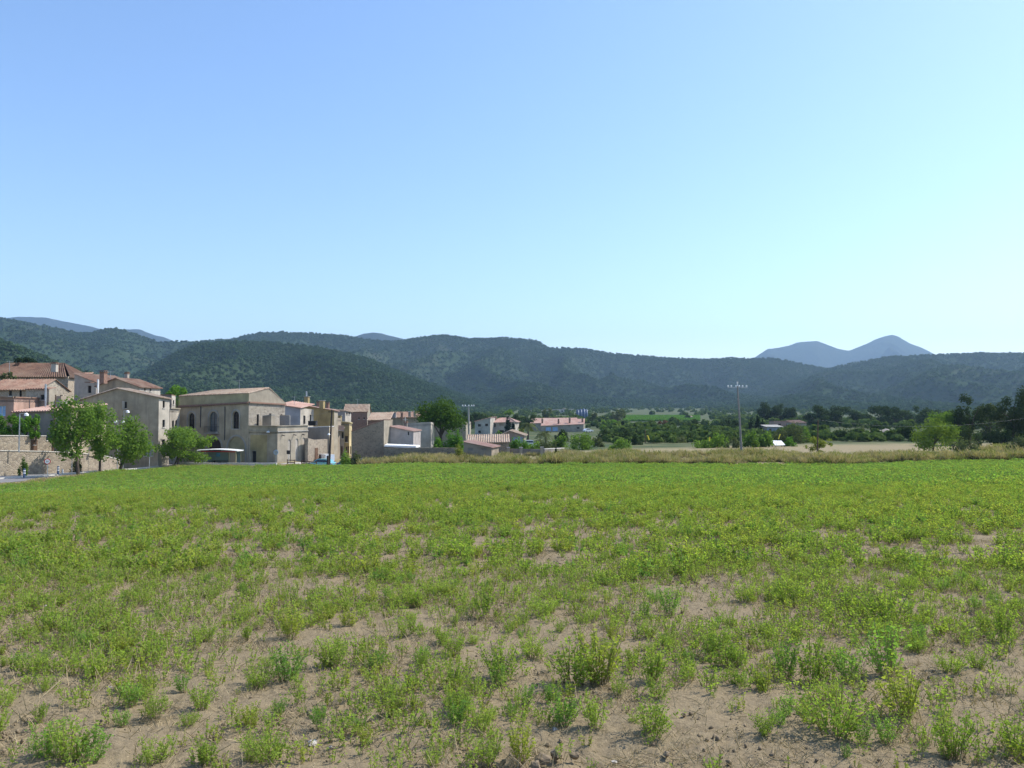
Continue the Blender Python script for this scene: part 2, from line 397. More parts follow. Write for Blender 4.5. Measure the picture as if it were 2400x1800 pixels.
# ------------------------------------------------------------------ hills
def m_hill(name, c1, c2, c3):
    m, N, L = new_mat(name); p = geo_pos(N)
    col = mix(N, L, rampf(N, L, nz(N, L, p, 0.02, 8, 0.7), 0.35, 0.65), c1, c2)
    col = mix(N, L, rampf(N, L, nz(N, L, p, 0.006, 5, 0.6), 0.56, 0.72), col, c3)
    finish(N, L, col, 1.0, nz(N, L, p, 0.05, 6, 0.7), 1.0, 12.0, 0.0)
m_hill('scrub_hill', (0.032, 0.058, 0.028), (0.052, 0.078, 0.037), (0.072, 0.085, 0.046))
m_hill('far_hill', (0.022, 0.032, 0.026), (0.04, 0.05, 0.036), (0.06, 0.06, 0.045))
m_leaf('hill_tree', (0.034, 0.07, 0.03), (0.062, 0.103, 0.041), (0.088, 0.13, 0.052), 0.18, 0.006)
HILL_PTS = []
def hill(sky_pts, crest, base, spur, mat, seed, pw=1.25, trees=0, tsize=6.0, back=0.5):
    """ridge whose skyline runs through sky_pts (photo pixels) at depth crest; falls to the plain at depth base"""
    sx = np.array([p[0] for p in sky_pts], float); sy = np.array([p[1] for p in sky_pts], float)
    step = max(3.0, (sx[-1] - sx[0]) / 420)
    px = np.arange(sx[0], sx[-1] + 0.1, step); py = np.interp(px, sx, sy)
    k = np.ones(3) / 3; py = np.convolve(np.pad(py, 1, 'edge'), k, 'valid')
    crest_a = np.interp(px, *zip(*crest)); base_a = np.interp(px, *zip(*base))
    zr = (HOR - py) / FPX * crest_a
    zb = gz(np.clip(px, -300, 2800), base_a) - 2.0
    T = np.concatenate([np.linspace(-back, 0, 8)[:-1], np.linspace(0, 1, 90)])
    rows = []
    for t in T:
        if t >= 0:
            d = crest_a + (base_a - crest_a) * t
            prof = (1 - t) ** pw
        else:
            d = crest_a + (crest_a - base_a) * (-t); prof = (1 - (-t / back) ** 1.6) * 1.0
        z = zb + (zr - zb) * prof
        rows.append((d, z))
    nr, nc = len(T), len(px)
    V = np.zeros((nr, nc, 3))
    for i, (d, z) in enumerate(rows):
        t = T[i]
        V[i, :, 0] = (px - 1200) / FPX * d; V[i, :, 1] = d; V[i, :, 2] = z
    H = (zr - zb)
    for i in range(nr):
        t = T[i]; env = math.sin(math.pi * min(max(t, 0), 1) ** 0.85) ** 1.7 if t > 0 else 0.0
        for j in range(nc):
            x, y = V[i, j, 0], V[i, j, 1]
            if env > 0:
                q = Vector((x / spur + 0.35 * noise.noise(Vector((x, y, seed)) / spur), y / (spur * 2.6), seed * 7.1))
                r = 1 - abs(noise.noise(q)) * 2.2
                r2 = 1 - abs(noise.noise(q * 2.3 + Vector((3, 1, 0)))) * 2.0
                V[i, j, 2] += env * max(H[j], 0) * (0.55 * (r - 0.85) + 0.18 * (r2 - 0.75))
            V[i, j, 2] += 1.2 * noise.noise(Vector((x, y, seed)) / 14.0)
            if mat == 'far_hill': V[i, j, 2] += (4 * noise.noise(Vector((x, y, seed)) / 80.0) + 4 * noise.noise(Vector((x, y, seed)) / 34.0)) * min(1, abs(t) * 3 + 0.45)
    ii, jj = np.meshgrid(np.arange(nr - 1), np.arange(nc - 1), indexing='ij')
    a = (ii * nc + jj).ravel()
    F = np.stack([a + nc, a + nc + 1, a + 1, a], -1)
    me = mesh_np('hill', V.reshape(-1, 3), F, mat, True)
    tag(link('hill', me), kind='structure')
    if trees:
        rng = np.random.default_rng(seed)
        u = rng.uniform(0, nc - 1.001, trees); w = rng.uniform(6.2, nr - 1.001, trees)
        # even cover in plan: accept by local width (depth)
        i0, j0 = w.astype(int), u.astype(int); fu, fw = u - j0, w - i0
        p = (V[i0, j0] * ((1 - fu) * (1 - fw))[:, None] + V[i0, j0 + 1] * (fu * (1 - fw))[:, None]
             + V[i0 + 1, j0] * ((1 - fu) * fw)[:, None] + V[i0 + 1, j0 + 1] * (fu * fw)[:, None])
        keep = rng.random(trees) < p[:, 1] / p[:, 1].max()
        dens = np.array([noise.noise(Vector((a_, b_, 0)) / 60.0) for a_, b_ in p[:, :2]])
        keep &= rng.random(trees) < np.clip(1.1 + 0.7 * dens, 0.5, 1)
        p = p[keep]; s = tsize * rng.uniform(0.5, 1.25, len(p))
        HILL_PTS.append((p, s))
CR = lambda v: [(-2000, v), (6000, v)]
hill([(-500, 800), (-200, 760), (22, 743.5), (40, 741.7), (101, 743.5), (152, 754), (203, 763), (235, 771), (262, 775), (289, 772), (325, 771), (340, 778), (362, 785), (383, 790), (409, 800), (520, 830), (700, 880)],
     CR(6200), CR(4200), 700, 'far_hill', 3)
hill([(680, 850), (760, 815), (829, 789), (851, 781.5), (872, 779), (894, 781), (923, 789), (955, 797), (1020, 820), (1150, 860)], CR(5000), CR(3600), 500, 'far_hill', 4)
hill([(1560, 915), (1700, 875), (1763, 842), (1780, 831), (1799, 818), (1810, 817), (1824, 815), (1840, 812), (1853, 809), (1871, 802), (1895, 800), (1918, 799), (1947, 810), (1969, 818), (1991, 822),
      (2009, 815), (2034, 805), (2056, 794), (2075, 788), (2092, 784), (2102, 786), (2114, 792), (2135, 805), (2161, 814), (2179, 823), (2197, 832), (2260, 860), (2400, 900)], CR(6800), CR(4600), 600, 'far_hill', 5, 1.1)
hill([(-1500, 900), (-900, 770), (-600, 725), (-250, 735), (0, 744.6), (29, 749), (54, 752.5), (80, 760), (108, 765), (137, 770.6), (166, 776), (203, 781), (217, 780), (246, 770.6), (268, 769.5), (289, 774), (315, 783), (340, 792), (362, 800), (383, 802),
      (405, 801), (470, 800), (540, 812), (640, 850), (760, 910)], CR(2300), CR(1050), 330, 'scrub_hill', 6, 1.05, 50000, 6.5)
hill([(380, 835), (430, 812), (470, 800), (506, 797), (542, 796), (564, 789), (586, 783), (615, 780), (651, 778.6), (687, 780), (741, 782), (800, 786), (829, 789), (872, 798), (919, 800), (945, 798), (966, 794), (995, 789), (1031, 786),
      (1064, 788), (1100, 794), (1125, 794), (1180, 792), (1216, 794), (1263, 800), (1281, 814), (1292, 817), (1324, 816), (1379, 819), (1422, 827), (1469, 832), (1523, 836), (1600, 842), (1654, 843), (1719, 840), (1759, 842), (1817, 841),
      (1860, 850), (1907, 859), (1940, 865), (2050, 890), (2160, 920), (2260, 945)], CR(2750), CR(1500), 270, 'scrub_hill', 12, 1.15, 80000, 7.0)
hill([(1660, 945), (1780, 915), (1860, 890), (1940, 865), (1998, 852), (2052, 843), (2081, 837.5), (2142, 835), (2193, 832), (2251, 830), (2305, 828.5), (2400, 828.5), (2700, 835), (3000, 850), (3500, 890), (4000, 935), (4300, 960)],
     CR(2500), CR(1100), 300, 'scrub_hill', 21, 1.1, 64000, 7.0)
hill([(230, 915), (315, 879), (347, 865), (376, 847), (409, 828.5), (448, 812), (481, 806), (513, 803), (560, 801), (610, 802), (660, 806), (720, 812), (800, 826), (872, 845), (945, 877), (1017, 903), (1089, 931), (1144, 951), (1200, 962)],
     CR(1500), CR(850), 230, 'scrub_hill', 31, 1.0, 26000, 5.5)
hill([(1060, 962), (1120, 945), (1180, 922), (1216, 908), (1252, 897), (1281, 904), (1313, 922), (1342, 940), (1380, 952), (1440, 962)], CR(1650), CR(1250), 200, 'scrub_hill', 41, 0.9, 5000, 5.5)
hill([(-2200, 945), (-1500, 800), (-700, 720), (-300, 750), (0, 798), (36, 809), (72, 825), (108, 841), (145, 856), (181, 867), (250, 886), (340, 915), (440, 950)], CR(900), CR(430), 150, 'scrub_hill', 51, 1.0, 30000, 4.5)

def blob_mesh(name, seed, mat, n=34, flat=0.85):
    """one far tree: a ragged heap of leaf-clump faces"""
    rng = np.random.default_rng(seed)
    V, F = [], []
    for k in range(n):
        dirv = rng.normal(size=3); dirv /= np.linalg.norm(dirv)
        if dirv[2] < -0.3: dirv[2] *= -1
        c = dirv * 0.5 * rng.uniform(0.55, 1.0); c[2] = c[2] * flat + 0.42
        nrm = dirv + rng.normal(size=3) * 0.45; nrm /= np.linalg.norm(nrm)
        a = np.cross(nrm, (0.3, 0.5, 0.8)); a /= np.linalg.norm(a); b = np.cross(nrm, a)
        s = rng.uniform(0.16, 0.30)
        i = len(V)
        V += [c + a * s, c + b * s * rng.uniform(0.7, 1.2), c - a * s, c - b * s * rng.uniform(0.7, 1.2)]
        F.append((i, i + 1, i + 2, i + 3))
    return mesh_np(name, np.array(V), np.array(F), mat)
def build_forest():
    pts = np.concatenate([p for p, s in HILL_PTS]); s = np.concatenate([s for p, s in HILL_PTS])
    rng = np.random.default_rng(5); n = len(pts)
    # leave out what can never be seen: outside the picture and a step around it
    px = 1200 + pts[:, 0] / pts[:, 1] * FPX
    k = (px > -750) & (px < 3200); pts, s = pts[k], s[k]; n = len(pts)
    pts[:, 2] -= 0.15 * s
    rot = np.zeros((n, 3)); rot[:, 2] = rng.uniform(0, 6.28, n)
    scl = np.stack([s, s, s * rng.uniform(0.75, 1.2, n)], -1)
    protos = [blob_mesh('hill_tree', 100 + i, 'hill_tree') for i in range(6)]
    scatter('hillside_forest', pts, rot, scl, rng.integers(0, 6, n), protos, 'dark evergreen forest and scrub covering the hillsides', 'forest')
build_forest()

# ------------------------------------------------------------------ haze
def build_haze():
    m, N, L = new_mat('haze')
    v = N.new('ShaderNodeVolumePrincipled'); o = N.new('ShaderNodeOutputMaterial')
    v.inputs['Color'].default_value = (0.5, 0.74, 1.0, 1)
    v.inputs['Density'].default_value = 0.0001
    v.inputs['Anisotropy'].default_value = 0.25
    L.new(v.outputs[0], o.inputs['Volume'])
    h = MB().box((0, 0, 442), (18400, 18400, 920)).build('haze', 'haze')
    tag(h, 'thin blue summer haze filling the whole valley', 'haze', None, 'stuff')
build_haze()

# ------------------------------------------------------------------ the alfalfa field
m_leaf('alfalfa', (0.24, 0.34, 0.066), (0.295, 0.385, 0.072), (0.38, 0.47, 0.10), 0.5, 0.8)
m_leaf('alfalfa_yellow', (0.29, 0.34, 0.07), (0.33, 0.37, 0.075), (0.40, 0.42, 0.09), 0.5, 0.8)
m_leaf('alfalfa_deep', (0.17, 0.305, 0.07), (0.215, 0.355, 0.075), (0.28, 0.43, 0.095), 0.5, 0.8)
m_leaf('stalk', (0.20, 0.165, 0.085), (0.27, 0.215, 0.12), (0.36, 0.29, 0.17), 0.1, 2.0)
m_leaf('straw', (0.30, 0.24, 0.14), (0.38, 0.30, 0.19), (0.46, 0.38, 0.25), 0.1, 2.0)
def multi_mesh(name, V, F, mi, mats):
    me = mesh_np(name, V, F)
    for mm in mats: me.materials.append(MATS[mm])
    me.polygons.foreach_set('material_index', np.asarray(mi, np.int32)); me.update()
    return me
def plant_mesh(name, seed, h, w, nstem, nleaf, ls, mats, lean=0.35, bare=0.22):
    """one alfalfa plant: thin stalks fanning up from a crown, leaflets along the upper part, paler tips"""
    rng = np.random.default_rng(seed); V, F, M = [], [], []
    def quad(c, a, b, m):
        i = len(V); V.extend([c - a, c + b * 0.55, c + a, c - b * 0.55]); F.append((i, i + 1, i + 2, i + 3)); M.append(m)
    for s in range(nstem):
        an = rng.uniform(0, 6.283); r0 = w * 0.18 * math.sqrt(rng.random()); hh = h * rng.uniform(0.5, 1.0)
        sp = w * 0.5 * rng.uniform(0.15, 1.0)
        base = np.array([math.cos(an) * r0, math.sin(an) * r0, -0.02])
        tip = np.array([math.cos(an) * (r0 + sp), math.sin(an) * (r0 + sp), hh]) + rng.normal(size=3) * w * 0.08
        tip[2] = max(tip[2], 0.2 * h)
        mid = (base + tip) / 2 + np.array([0, 0, 0.10 * hh])
        pts = [base, mid, tip]
        th = 0.0035 * max(1.0, ls / 0.016)
        for a_, b_ in ((0, 1), (1, 2)):
            dv = pts[b_] - pts[a_]; sd = np.cross(dv, rng.normal(size=3)); sd *= th / max(np.linalg.norm(sd), 1e-6)
            i = len(V); V.extend([pts[a_] - sd, pts[a_] + sd, pts[b_] + sd * 0.6, pts[b_] - sd * 0.6]); F.append((i, i + 1, i + 2, i + 3)); M.append(1)
        for k in range(nleaf):
            t = bare + (1 - bare) * rng.random() ** 0.7
            p = (1 - t) ** 2 * base + 2 * t * (1 - t) * mid + t * t * tip
            p = p + rng.normal(size=3) * w * 0.045
            a = rng.normal(size=3); a[2] = abs(a[2]) * 0.6; a /= np.linalg.norm(a)
            b = np.cross(a, rng.normal(size=3)); b /= max(np.linalg.norm(b), 1e-6)
            s_ = ls * rng.uniform(0.6, 1.35)
            quad(p, a * s_, b * s_, 2 if (t > 0.8 and rng.random() < 0.16) else 0)
    return multi_mesh(name, np.array(V), np.array(F), M, mats)
def dry_mesh(name, seed, n, h, w, mats=('straw',)):
    rng = np.random.default_rng(seed); V, F = [], []
    for k in range(n):
        an = rng.uniform(0, 6.28); b = np.array([rng.normal() * w * 0.35, rng.normal() * w * 0.35, -0.01])
        t = b + np.array([math.cos(an) * w * rng.uniform(0.1, 0.6), math.sin(an) * w * rng.uniform(0.1, 0.6), h * rng.uniform(0.15, 1)])
        sd = np.cross(t - b, rng.normal(size=3)); sd *= 0.003 / max(np.linalg.norm(sd), 1e-6)
        i = len(V); V.extend([b - sd, b + sd, t + sd * 0.5, t - sd * 0.5]); F.append((i, i + 1, i + 2, i + 3))
    return multi_mesh(name, np.array(V), np.array(F), np.zeros(len(F)), mats)
MA, MY, MD = ('alfalfa', 'stalk', 'alfalfa_yellow'), ('alfalfa_yellow', 'stalk', 'alfalfa_yellow'), ('alfalfa_deep', 'stalk', 'alfalfa')
BIG = [plant_mesh('alfalfa_plant', 200 + i, 0.40, (0.30, 0.36, 0.26, 0.40, 0.32, 0.34, 0.28, 0.38)[i], (28, 32, 24, 36, 28, 30, 26, 34)[i], 27, 0.014, (MA, MA, MD, MA, MY, MD, MA, MA)[i]) for i in range(8)]
def py_to_d(px, py):
    lo, hi = 2.0, 95.0
    t = P(px, py, 1.0).z
    for _ in range(40):
        m = (lo + hi) / 2
        if gz(px, m) / m < t: lo = m
        else: hi = m
    return (lo + hi) / 2
HAND = [(1136, 1445, 70), (1264, 1445, 48), (1244, 1540, 58), (1345, 1602, 95), (1403, 1600, 118), (1174, 1594, 88), (1066, 1606, 62), (1525, 1597, 78), (1611, 1594, 48), (1313, 1704, 78),
        (1522, 1723, 84), (1392, 1711, 74), (1221, 1783, 92), (1127, 1711, 55), (1079, 1676, 60), (1234, 1650, 46), (1658, 1546, 60), (1680, 1527, 60), (1566, 1442, 62), (1142, 1790, 65), (1019, 1796, 52),
        (1893, 1597, 108), (1833, 1587, 78), (1978, 1594, 74), (2067, 1581, 108), (2105, 1679, 114), (1947, 1723, 116), (2222, 1771, 104), (2365, 1771, 94), (2070, 1461, 88), (2121, 1397, 48), (2342, 1499, 78),
        (2219, 1578, 52), (2280, 1571, 52), (1785, 1723, 56), (2064, 1742, 62), (2010, 1742, 52), (1741, 1413, 46), (1842, 1410, 56), (1890, 1698, 56), (1719, 1565, 62),
        (175, 1794, 100), (225, 1796, 88), (119, 1781, 82), (481, 1662, 62), (296, 1622, 40), (228, 1586, 58), (58, 1568, 42), (676, 1597, 74), (615, 1607, 54), (687, 1495, 68), (485, 1502, 48), (586, 1499, 38),
        (788, 1564, 74), (756, 1705, 52), (593, 1694, 48), (633, 1792, 78), (488, 1795, 62), (369, 1792, 62), (29, 1654, 42), (105, 1506, 32), (242, 1455, 48), (347, 1636, 42), (438, 1622, 46), (7, 1727, 62),
        (880, 1560, 50), (930, 1640, 44), (960, 1490, 50), (860, 1740, 44), (975, 1420, 48), (300, 1700, 40), (820, 1470, 46)]
SPECIAL = {4: 'tallest alfalfa plant of the bushy pair just right of the middle front', 21: 'dense upright alfalfa bush with a dark shaded foot at front right',
           24: 'tall feathery alfalfa bush right behind the largest front right one', 25: 'large spreading alfalfa bush on bare soil at front right',
           26: 'narrow tall alfalfa plant standing alone at front right', 27: 'leaning yellow green alfalfa bush near the bottom right corner',
           28: 'alfalfa plant at the right edge of the bottom row', 12: 'alfalfa bush beside the dug cloddy hollow at the bottom edge',
           41: 'bright alfalfa bush filling the bottom left corner, left of its twin', 42: 'bright alfalfa bush in the bottom left corner, right of its twin',
           2: 'thin upright alfalfa plant with dark foot on open soil in the middle', 9: 'alfalfa plant with a stone at its foot above the dug hollow',
           10: 'rounded alfalfa bush casting a dark shadow right of the dug hollow', 50: 'leafy alfalfa plant upright on open soil at left centre'}
def build_field():
    ROWLAB = {}                                                       # rows from the bottom edge up, counted from the left
    ORD = 'first second third fourth fifth sixth seventh eighth ninth tenth eleventh twelfth thirteenth fourteenth fifteenth sixteenth seventeenth eighteenth nineteenth twentieth'.split()
    for lo, hi, row in ((1750, 1900, 'bottom row'), (1670, 1750, 'second row up'), (1575, 1670, 'third row up'), (1480, 1575, 'fourth row up'), (1300, 1480, 'back row')):
        for k, i in enumerate(sorted((i for i in range(len(HAND)) if lo <= HAND[i][1] < hi), key=lambda i: HAND[i][0])):
            ROWLAB[i] = '%s big alfalfa clump from the left in the %s at the field front' % (ORD[min(k, 19)], row)
    rng = np.random.default_rng(11); GRP = 'alfalfa plants at the front of the field'
    spots = []
    for i, (px, py, hp) in enumerate(HAND):
        d = py_to_d(px, py); h = hp / FPX * d
        spots.append((px, d, h * 1.08, SPECIAL.get(i)))
    while len(spots) < 300:
        d = math.sqrt(rng.uniform(4.9 ** 2, 12.5 ** 2)); px = rng.uniform(-60, 2460); x, y = XY(px, d)
        n1 = noise.noise(Vector((x, y, 3)) / 1.6)
        if rng.random() > np.clip(0.5 + 0.7 * n1, 0.05, 1): continue
        if abs(x - 0.55) < 0.7 and d < 5.7: continue
        spots.append((px, d, rng.uniform(0.09, 0.22), None))
    for i, (px, d, h, lab) in enumerate(spots):
        x, y = XY(px, d); k = (i * 5 + int(rng.integers(0, 8))) % 8
        o = link('alfalfa_plant', BIG[k], None, (x, y, gxy(x, y) - 0.015))
        s = h / 0.40; wd_ = s * rng.uniform(0.9, 1.25)
        o.scale = (wd_, wd_, s); o.rotation_euler = (rng.normal() * 0.08, rng.normal() * 0.08, rng.uniform(0, 6.28))
        if i < len(HAND): lb = lab or ROWLAB[i]
        else: lb = 'small low alfalfa plant among bigger ones at the front of the field'
        tag(o, lb, 'alfalfa', GRP)
    # the uncountable rest, to the far edge
    protos = [plant_mesh('sprig', 300 + i, 0.20, 0.20, 7, 11, 0.0145, (MA, MY, MA, MA)[i]) for i in range(4)]
    protos += [dry_mesh('dry_sprig', 320 + i, 16, 0.12, 0.22) for i in range(3)]
    protos_l = [dry_mesh('straw_litter', 330 + i, 22, 0.02, 0.2) for i in range(2)]
    protos += [plant_mesh('mid_plant', 340 + i, 0.34, (0.34, 0.40, 0.30, 0.38, 0.34)[i], 13, 12, 0.026, (MA, MY, MA, MD, MA)[i]) for i in range(5)]
    protos += [plant_mesh('far_plant', 360 + i, 0.36, (0.6, 0.7, 0.65, 0.6)[i], 9, 7, 0.06, (MA, MA, MD, MY)[i], bare=0.1) for i in range(4)]
    protos += protos_l
    PT, RO, SCL, IX = [], [], [], []
    def fill(n, d0, d1, kinds, wts, s0, s1, dens):
        d = np.sqrt(rng.uniform(d0 ** 2, d1 ** 2, n)); px = rng.uniform(-330, 2730, n)
        keep = d < edge_d(px) - 0.3
        x = (px - 1200) / FPX * d; y = d
        nn = np.array([noise.noise(Vector((a, b, 3)) / 1.6) + 0.55 * noise.noise(Vector((a, b, 9)) / 6.0) for a, b in zip(x, y)])
        keep &= rng.random(n) < np.clip(dens(d, nn, px), 0, 1)
        d, px, x, y, nn = d[keep], px[keep], x[keep], y[keep], nn[keep]; m = len(d)
        z = gz(px, d) - 0.01
        PT.append(np.stack([x, y, z], -1)); RO.append(np.stack([rng.normal(size=m) * 0.1, rng.normal(size=m) * 0.1, rng.uniform(0, 6.28, m)], -1))
        s = rng.uniform(s0, s1, m) * np.clip(1 + 0.35 * nn, 0.6, 1.5); SCL.append(np.stack([s * rng.uniform(0.85, 1.2, m), s * rng.uniform(0.85, 1.2, m), s], -1))
        IX.append(rng.choice(kinds, m, p=np.array(wts) / sum(wts)))
    fill(12500, 3.5, 14, [0, 1, 2, 3], [3, 2, 3, 3], 0.35, 0.95, lambda d, n, p: 0.34 + 0.5 * n + 0.03 * (d - 5))
    fill(14000, 3.5, 24, [4, 5, 6], [1, 1, 1], 0.6, 1.3, lambda d, n, p: 0.75)
    fill(6000, 3.5, 20, [16, 17], [1, 1], 0.6, 1.4, lambda d, n, p: 0.9 - 0.5 * n)
    fill(34000, 12, 42, [7, 8, 9, 10, 11, 4, 5], [4, 3.4, 4, 2, 3, 2.0, 2.0], 0.45, 0.95, lambda d, n, p: np.clip((d - 11) / 3, 0, 1) * (0.41 + 0.014 * (d - 14) + 0.42 * n))
    fill(70000, 36, 118, [12, 13, 14, 15], [2.4, 2.4, 6, 0.3], 0.55, 0.95, lambda d, n, p: np.clip((d - 35) / 6, 0, 1) * (0.75 + 0.5 * n))
    scatter('alfalfa_field', np.concatenate(PT), np.concatenate(RO), np.concatenate(SCL), np.concatenate(IX), protos,
            'sparse green alfalfa crop with dry stalks spreading across the whole field', 'crop')
    # loose pebbles and crumbs of earth
    m_plain('crumb', (0.195, 0.15, 0.095), 0.95, 0, 0.45, 30)
    pv = [blob_rock('crumb', 900 + i) for i in range(5)]
    n = 30000; d = np.sqrt(rng.uniform(3.5 ** 2, 16 ** 2, n)); px = rng.uniform(-330, 2730, n); x = (px - 1200) / FPX * d
    nn = np.array([noise.noise(Vector((a, b, 6)) / 0.8) for a, b in zip(x, d)]); k = rng.random(n) < np.clip(0.4 + 1.2 * nn, 0.03, 1); d, px, x = d[k], px[k], x[k]; n = len(d)
    s = 0.006 + 0.02 * rng.random(n) ** 5
    scatter('soil_crumbs', np.stack([x, d, gz(px, d)], -1), rng.uniform(0, 6.28, (n, 3)), np.stack([s, s, s * 0.8], -1), rng.integers(0, 5, n), pv, 'loose earth crumbs and pebbles on the bare soil', 'soil')
def blob_rock(name, seed):
    rng = np.random.default_rng(seed); V, F = [], []; n1, n2 = 6, 4
    for i in range(n2 + 1):
        for j in range(n1):
            th, ph = math.pi * i / n2, 6.283 * j / n1; k = rng.uniform(0.7, 1.2); V.append((math.sin(th) * math.cos(ph) * k, math.sin(th) * math.sin(ph) * k, math.cos(th) * k * 0.8))
    for i in range(n2):
        for j in range(n1): a = i * n1 + j; b = i * n1 + (j + 1) % n1; F.append((a, a + n1, b + n1, b))
    return mesh_np(name, np.array(V), np.array(F), 'crumb')
build_field()

# ------------------------------------------------------------------ building materials
m_render('render_grey', (0.465, 0.385, 0.27), (0.12, 0.11, 0.10), 0.5)
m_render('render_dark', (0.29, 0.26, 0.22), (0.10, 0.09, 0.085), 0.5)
m_render('render_beige', (0.36, 0.30, 0.225), (0.22, 0.18, 0.14), 0.45)
m_render('render_cream', (0.40, 0.35, 0.27), (0.22, 0.185, 0.14), 0.5)
m_render('render_white', (0.50, 0.45, 0.375), (0.26, 0.23, 0.19), 0.55)
m_render('render_ochre', (0.44, 0.345, 0.17), (0.26, 0.20, 0.12), 0.35)
m_render('render_yellow', (0.62, 0.50, 0.28), (0.40, 0.32, 0.18), 0.25)
m_render('render_olive', (0.45, 0.38, 0.22), (0.18, 0.16, 0.11), 0.4)
m_render('render_blue', (0.40, 0.43, 0.47), (0.28, 0.29, 0.30), 0.3)
m_render('render_lilac', (0.45, 0.40, 0.37), (0.30, 0.27, 0.27), 0.35)
m_render('render_salmon', (0.45, 0.30, 0.23), (0.28, 0.19, 0.15), 0.35)
m_render('concrete', (0.42, 0.40, 0.36), (0.25, 0.23, 0.21), 0.4)
m_stone('stone_beige', (0.40, 0.33, 0.245), (0.255, 0.205, 0.155), (0.46, 0.40, 0.31), 2.6)
m_stone('stone_wall', (0.37, 0.31, 0.23), (0.21, 0.17, 0.13), (0.38, 0.33, 0.26), 2.3)
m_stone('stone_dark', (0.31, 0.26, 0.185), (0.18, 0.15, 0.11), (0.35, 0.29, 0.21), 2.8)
m_stone('stone_light', (0.40, 0.355, 0.28), (0.22, 0.19, 0.155), (0.42, 0.37, 0.30), 2.4)
m_stone('brick_red', (0.30, 0.165, 0.115), (0.20, 0.115, 0.085), (0.30, 0.21, 0.16), 4.0, 0.4)
m_tile('tile_pale', (0.40, 0.30, 0.22), (0.235, 0.16, 0.115), (0.36, 0.30, 0.235))
m_tile('tile_red', (0.26, 0.15, 0.105), (0.16, 0.09, 0.065), (0.31, 0.235, 0.175))
m_tile('tile_brown', (0.175, 0.10, 0.07), (0.10, 0.06, 0.045), (0.19, 0.135, 0.095))
m_tile('tile_pink', (0.42, 0.26, 0.21), (0.33, 0.195, 0.155), (0.44, 0.33, 0.27))
m_plain('wood_brown', (0.13, 0.075, 0.045), 0.7)
m_plain('wood_dark', (0.055, 0.042, 0.035), 0.8)
m_plain('frame_dark', (0.04, 0.032, 0.028), 0.6)
m_plain('frame_white', (0.72, 0.72, 0.70), 0.5)
m_plain('metal_grey', (0.42, 0.44, 0.45), 0.45, 0.6)
m_plain('metal_dark', (0.06, 0.06, 0.065), 0.5, 0.3)
m_plain('iron', (0.02, 0.02, 0.022), 0.6)
m_plain('white_paint', (0.80, 0.80, 0.78), 0.5, 0, 0.05)
m_plain('blue_paint', (0.05, 0.085, 0.15), 0.45)
m_plain('blue_shutter', (0.28, 0.45, 0.68), 0.5)
m_plain('red_paint', (0.42, 0.03, 0.03), 0.4)
m_plain('sign_grey', (0.24, 0.25, 0.26), 0.5)
m_plain('yellow_plastic', (0.72, 0.60, 0.04), 0.4)
m_plain('kerb_stone', (0.55, 0.52, 0.46), 0.9)
m_plain('pavement', (0.36, 0.335, 0.30), 0.95, 0, 0.12, 1.5)
m_plain('asphalt', (0.20, 0.19, 0.185), 0.95, 0, 0.15, 2.0)
m_plain('poster_blue', (0.16, 0.36, 0.52), 0.4)
m_plain('rubber', (0.025, 0.025, 0.025), 0.8)
def m_glass(name, tint, rough=0.08):
    m, N, L = new_mat(name); p = geo_pos(N); f = nz(N, L, p, 1.5, 3)
    finish(N, L, mix(N, L, f, [x * 0.5 for x in tint], tint), rough, None, spec=0.6)
m_glass('pane_dark', (0.02, 0.022, 0.026)); m_glass('pane_green', (0.30, 0.42, 0.38), 0.4); m_glass('pane_pale', (0.14, 0.17, 0.18), 0.2)

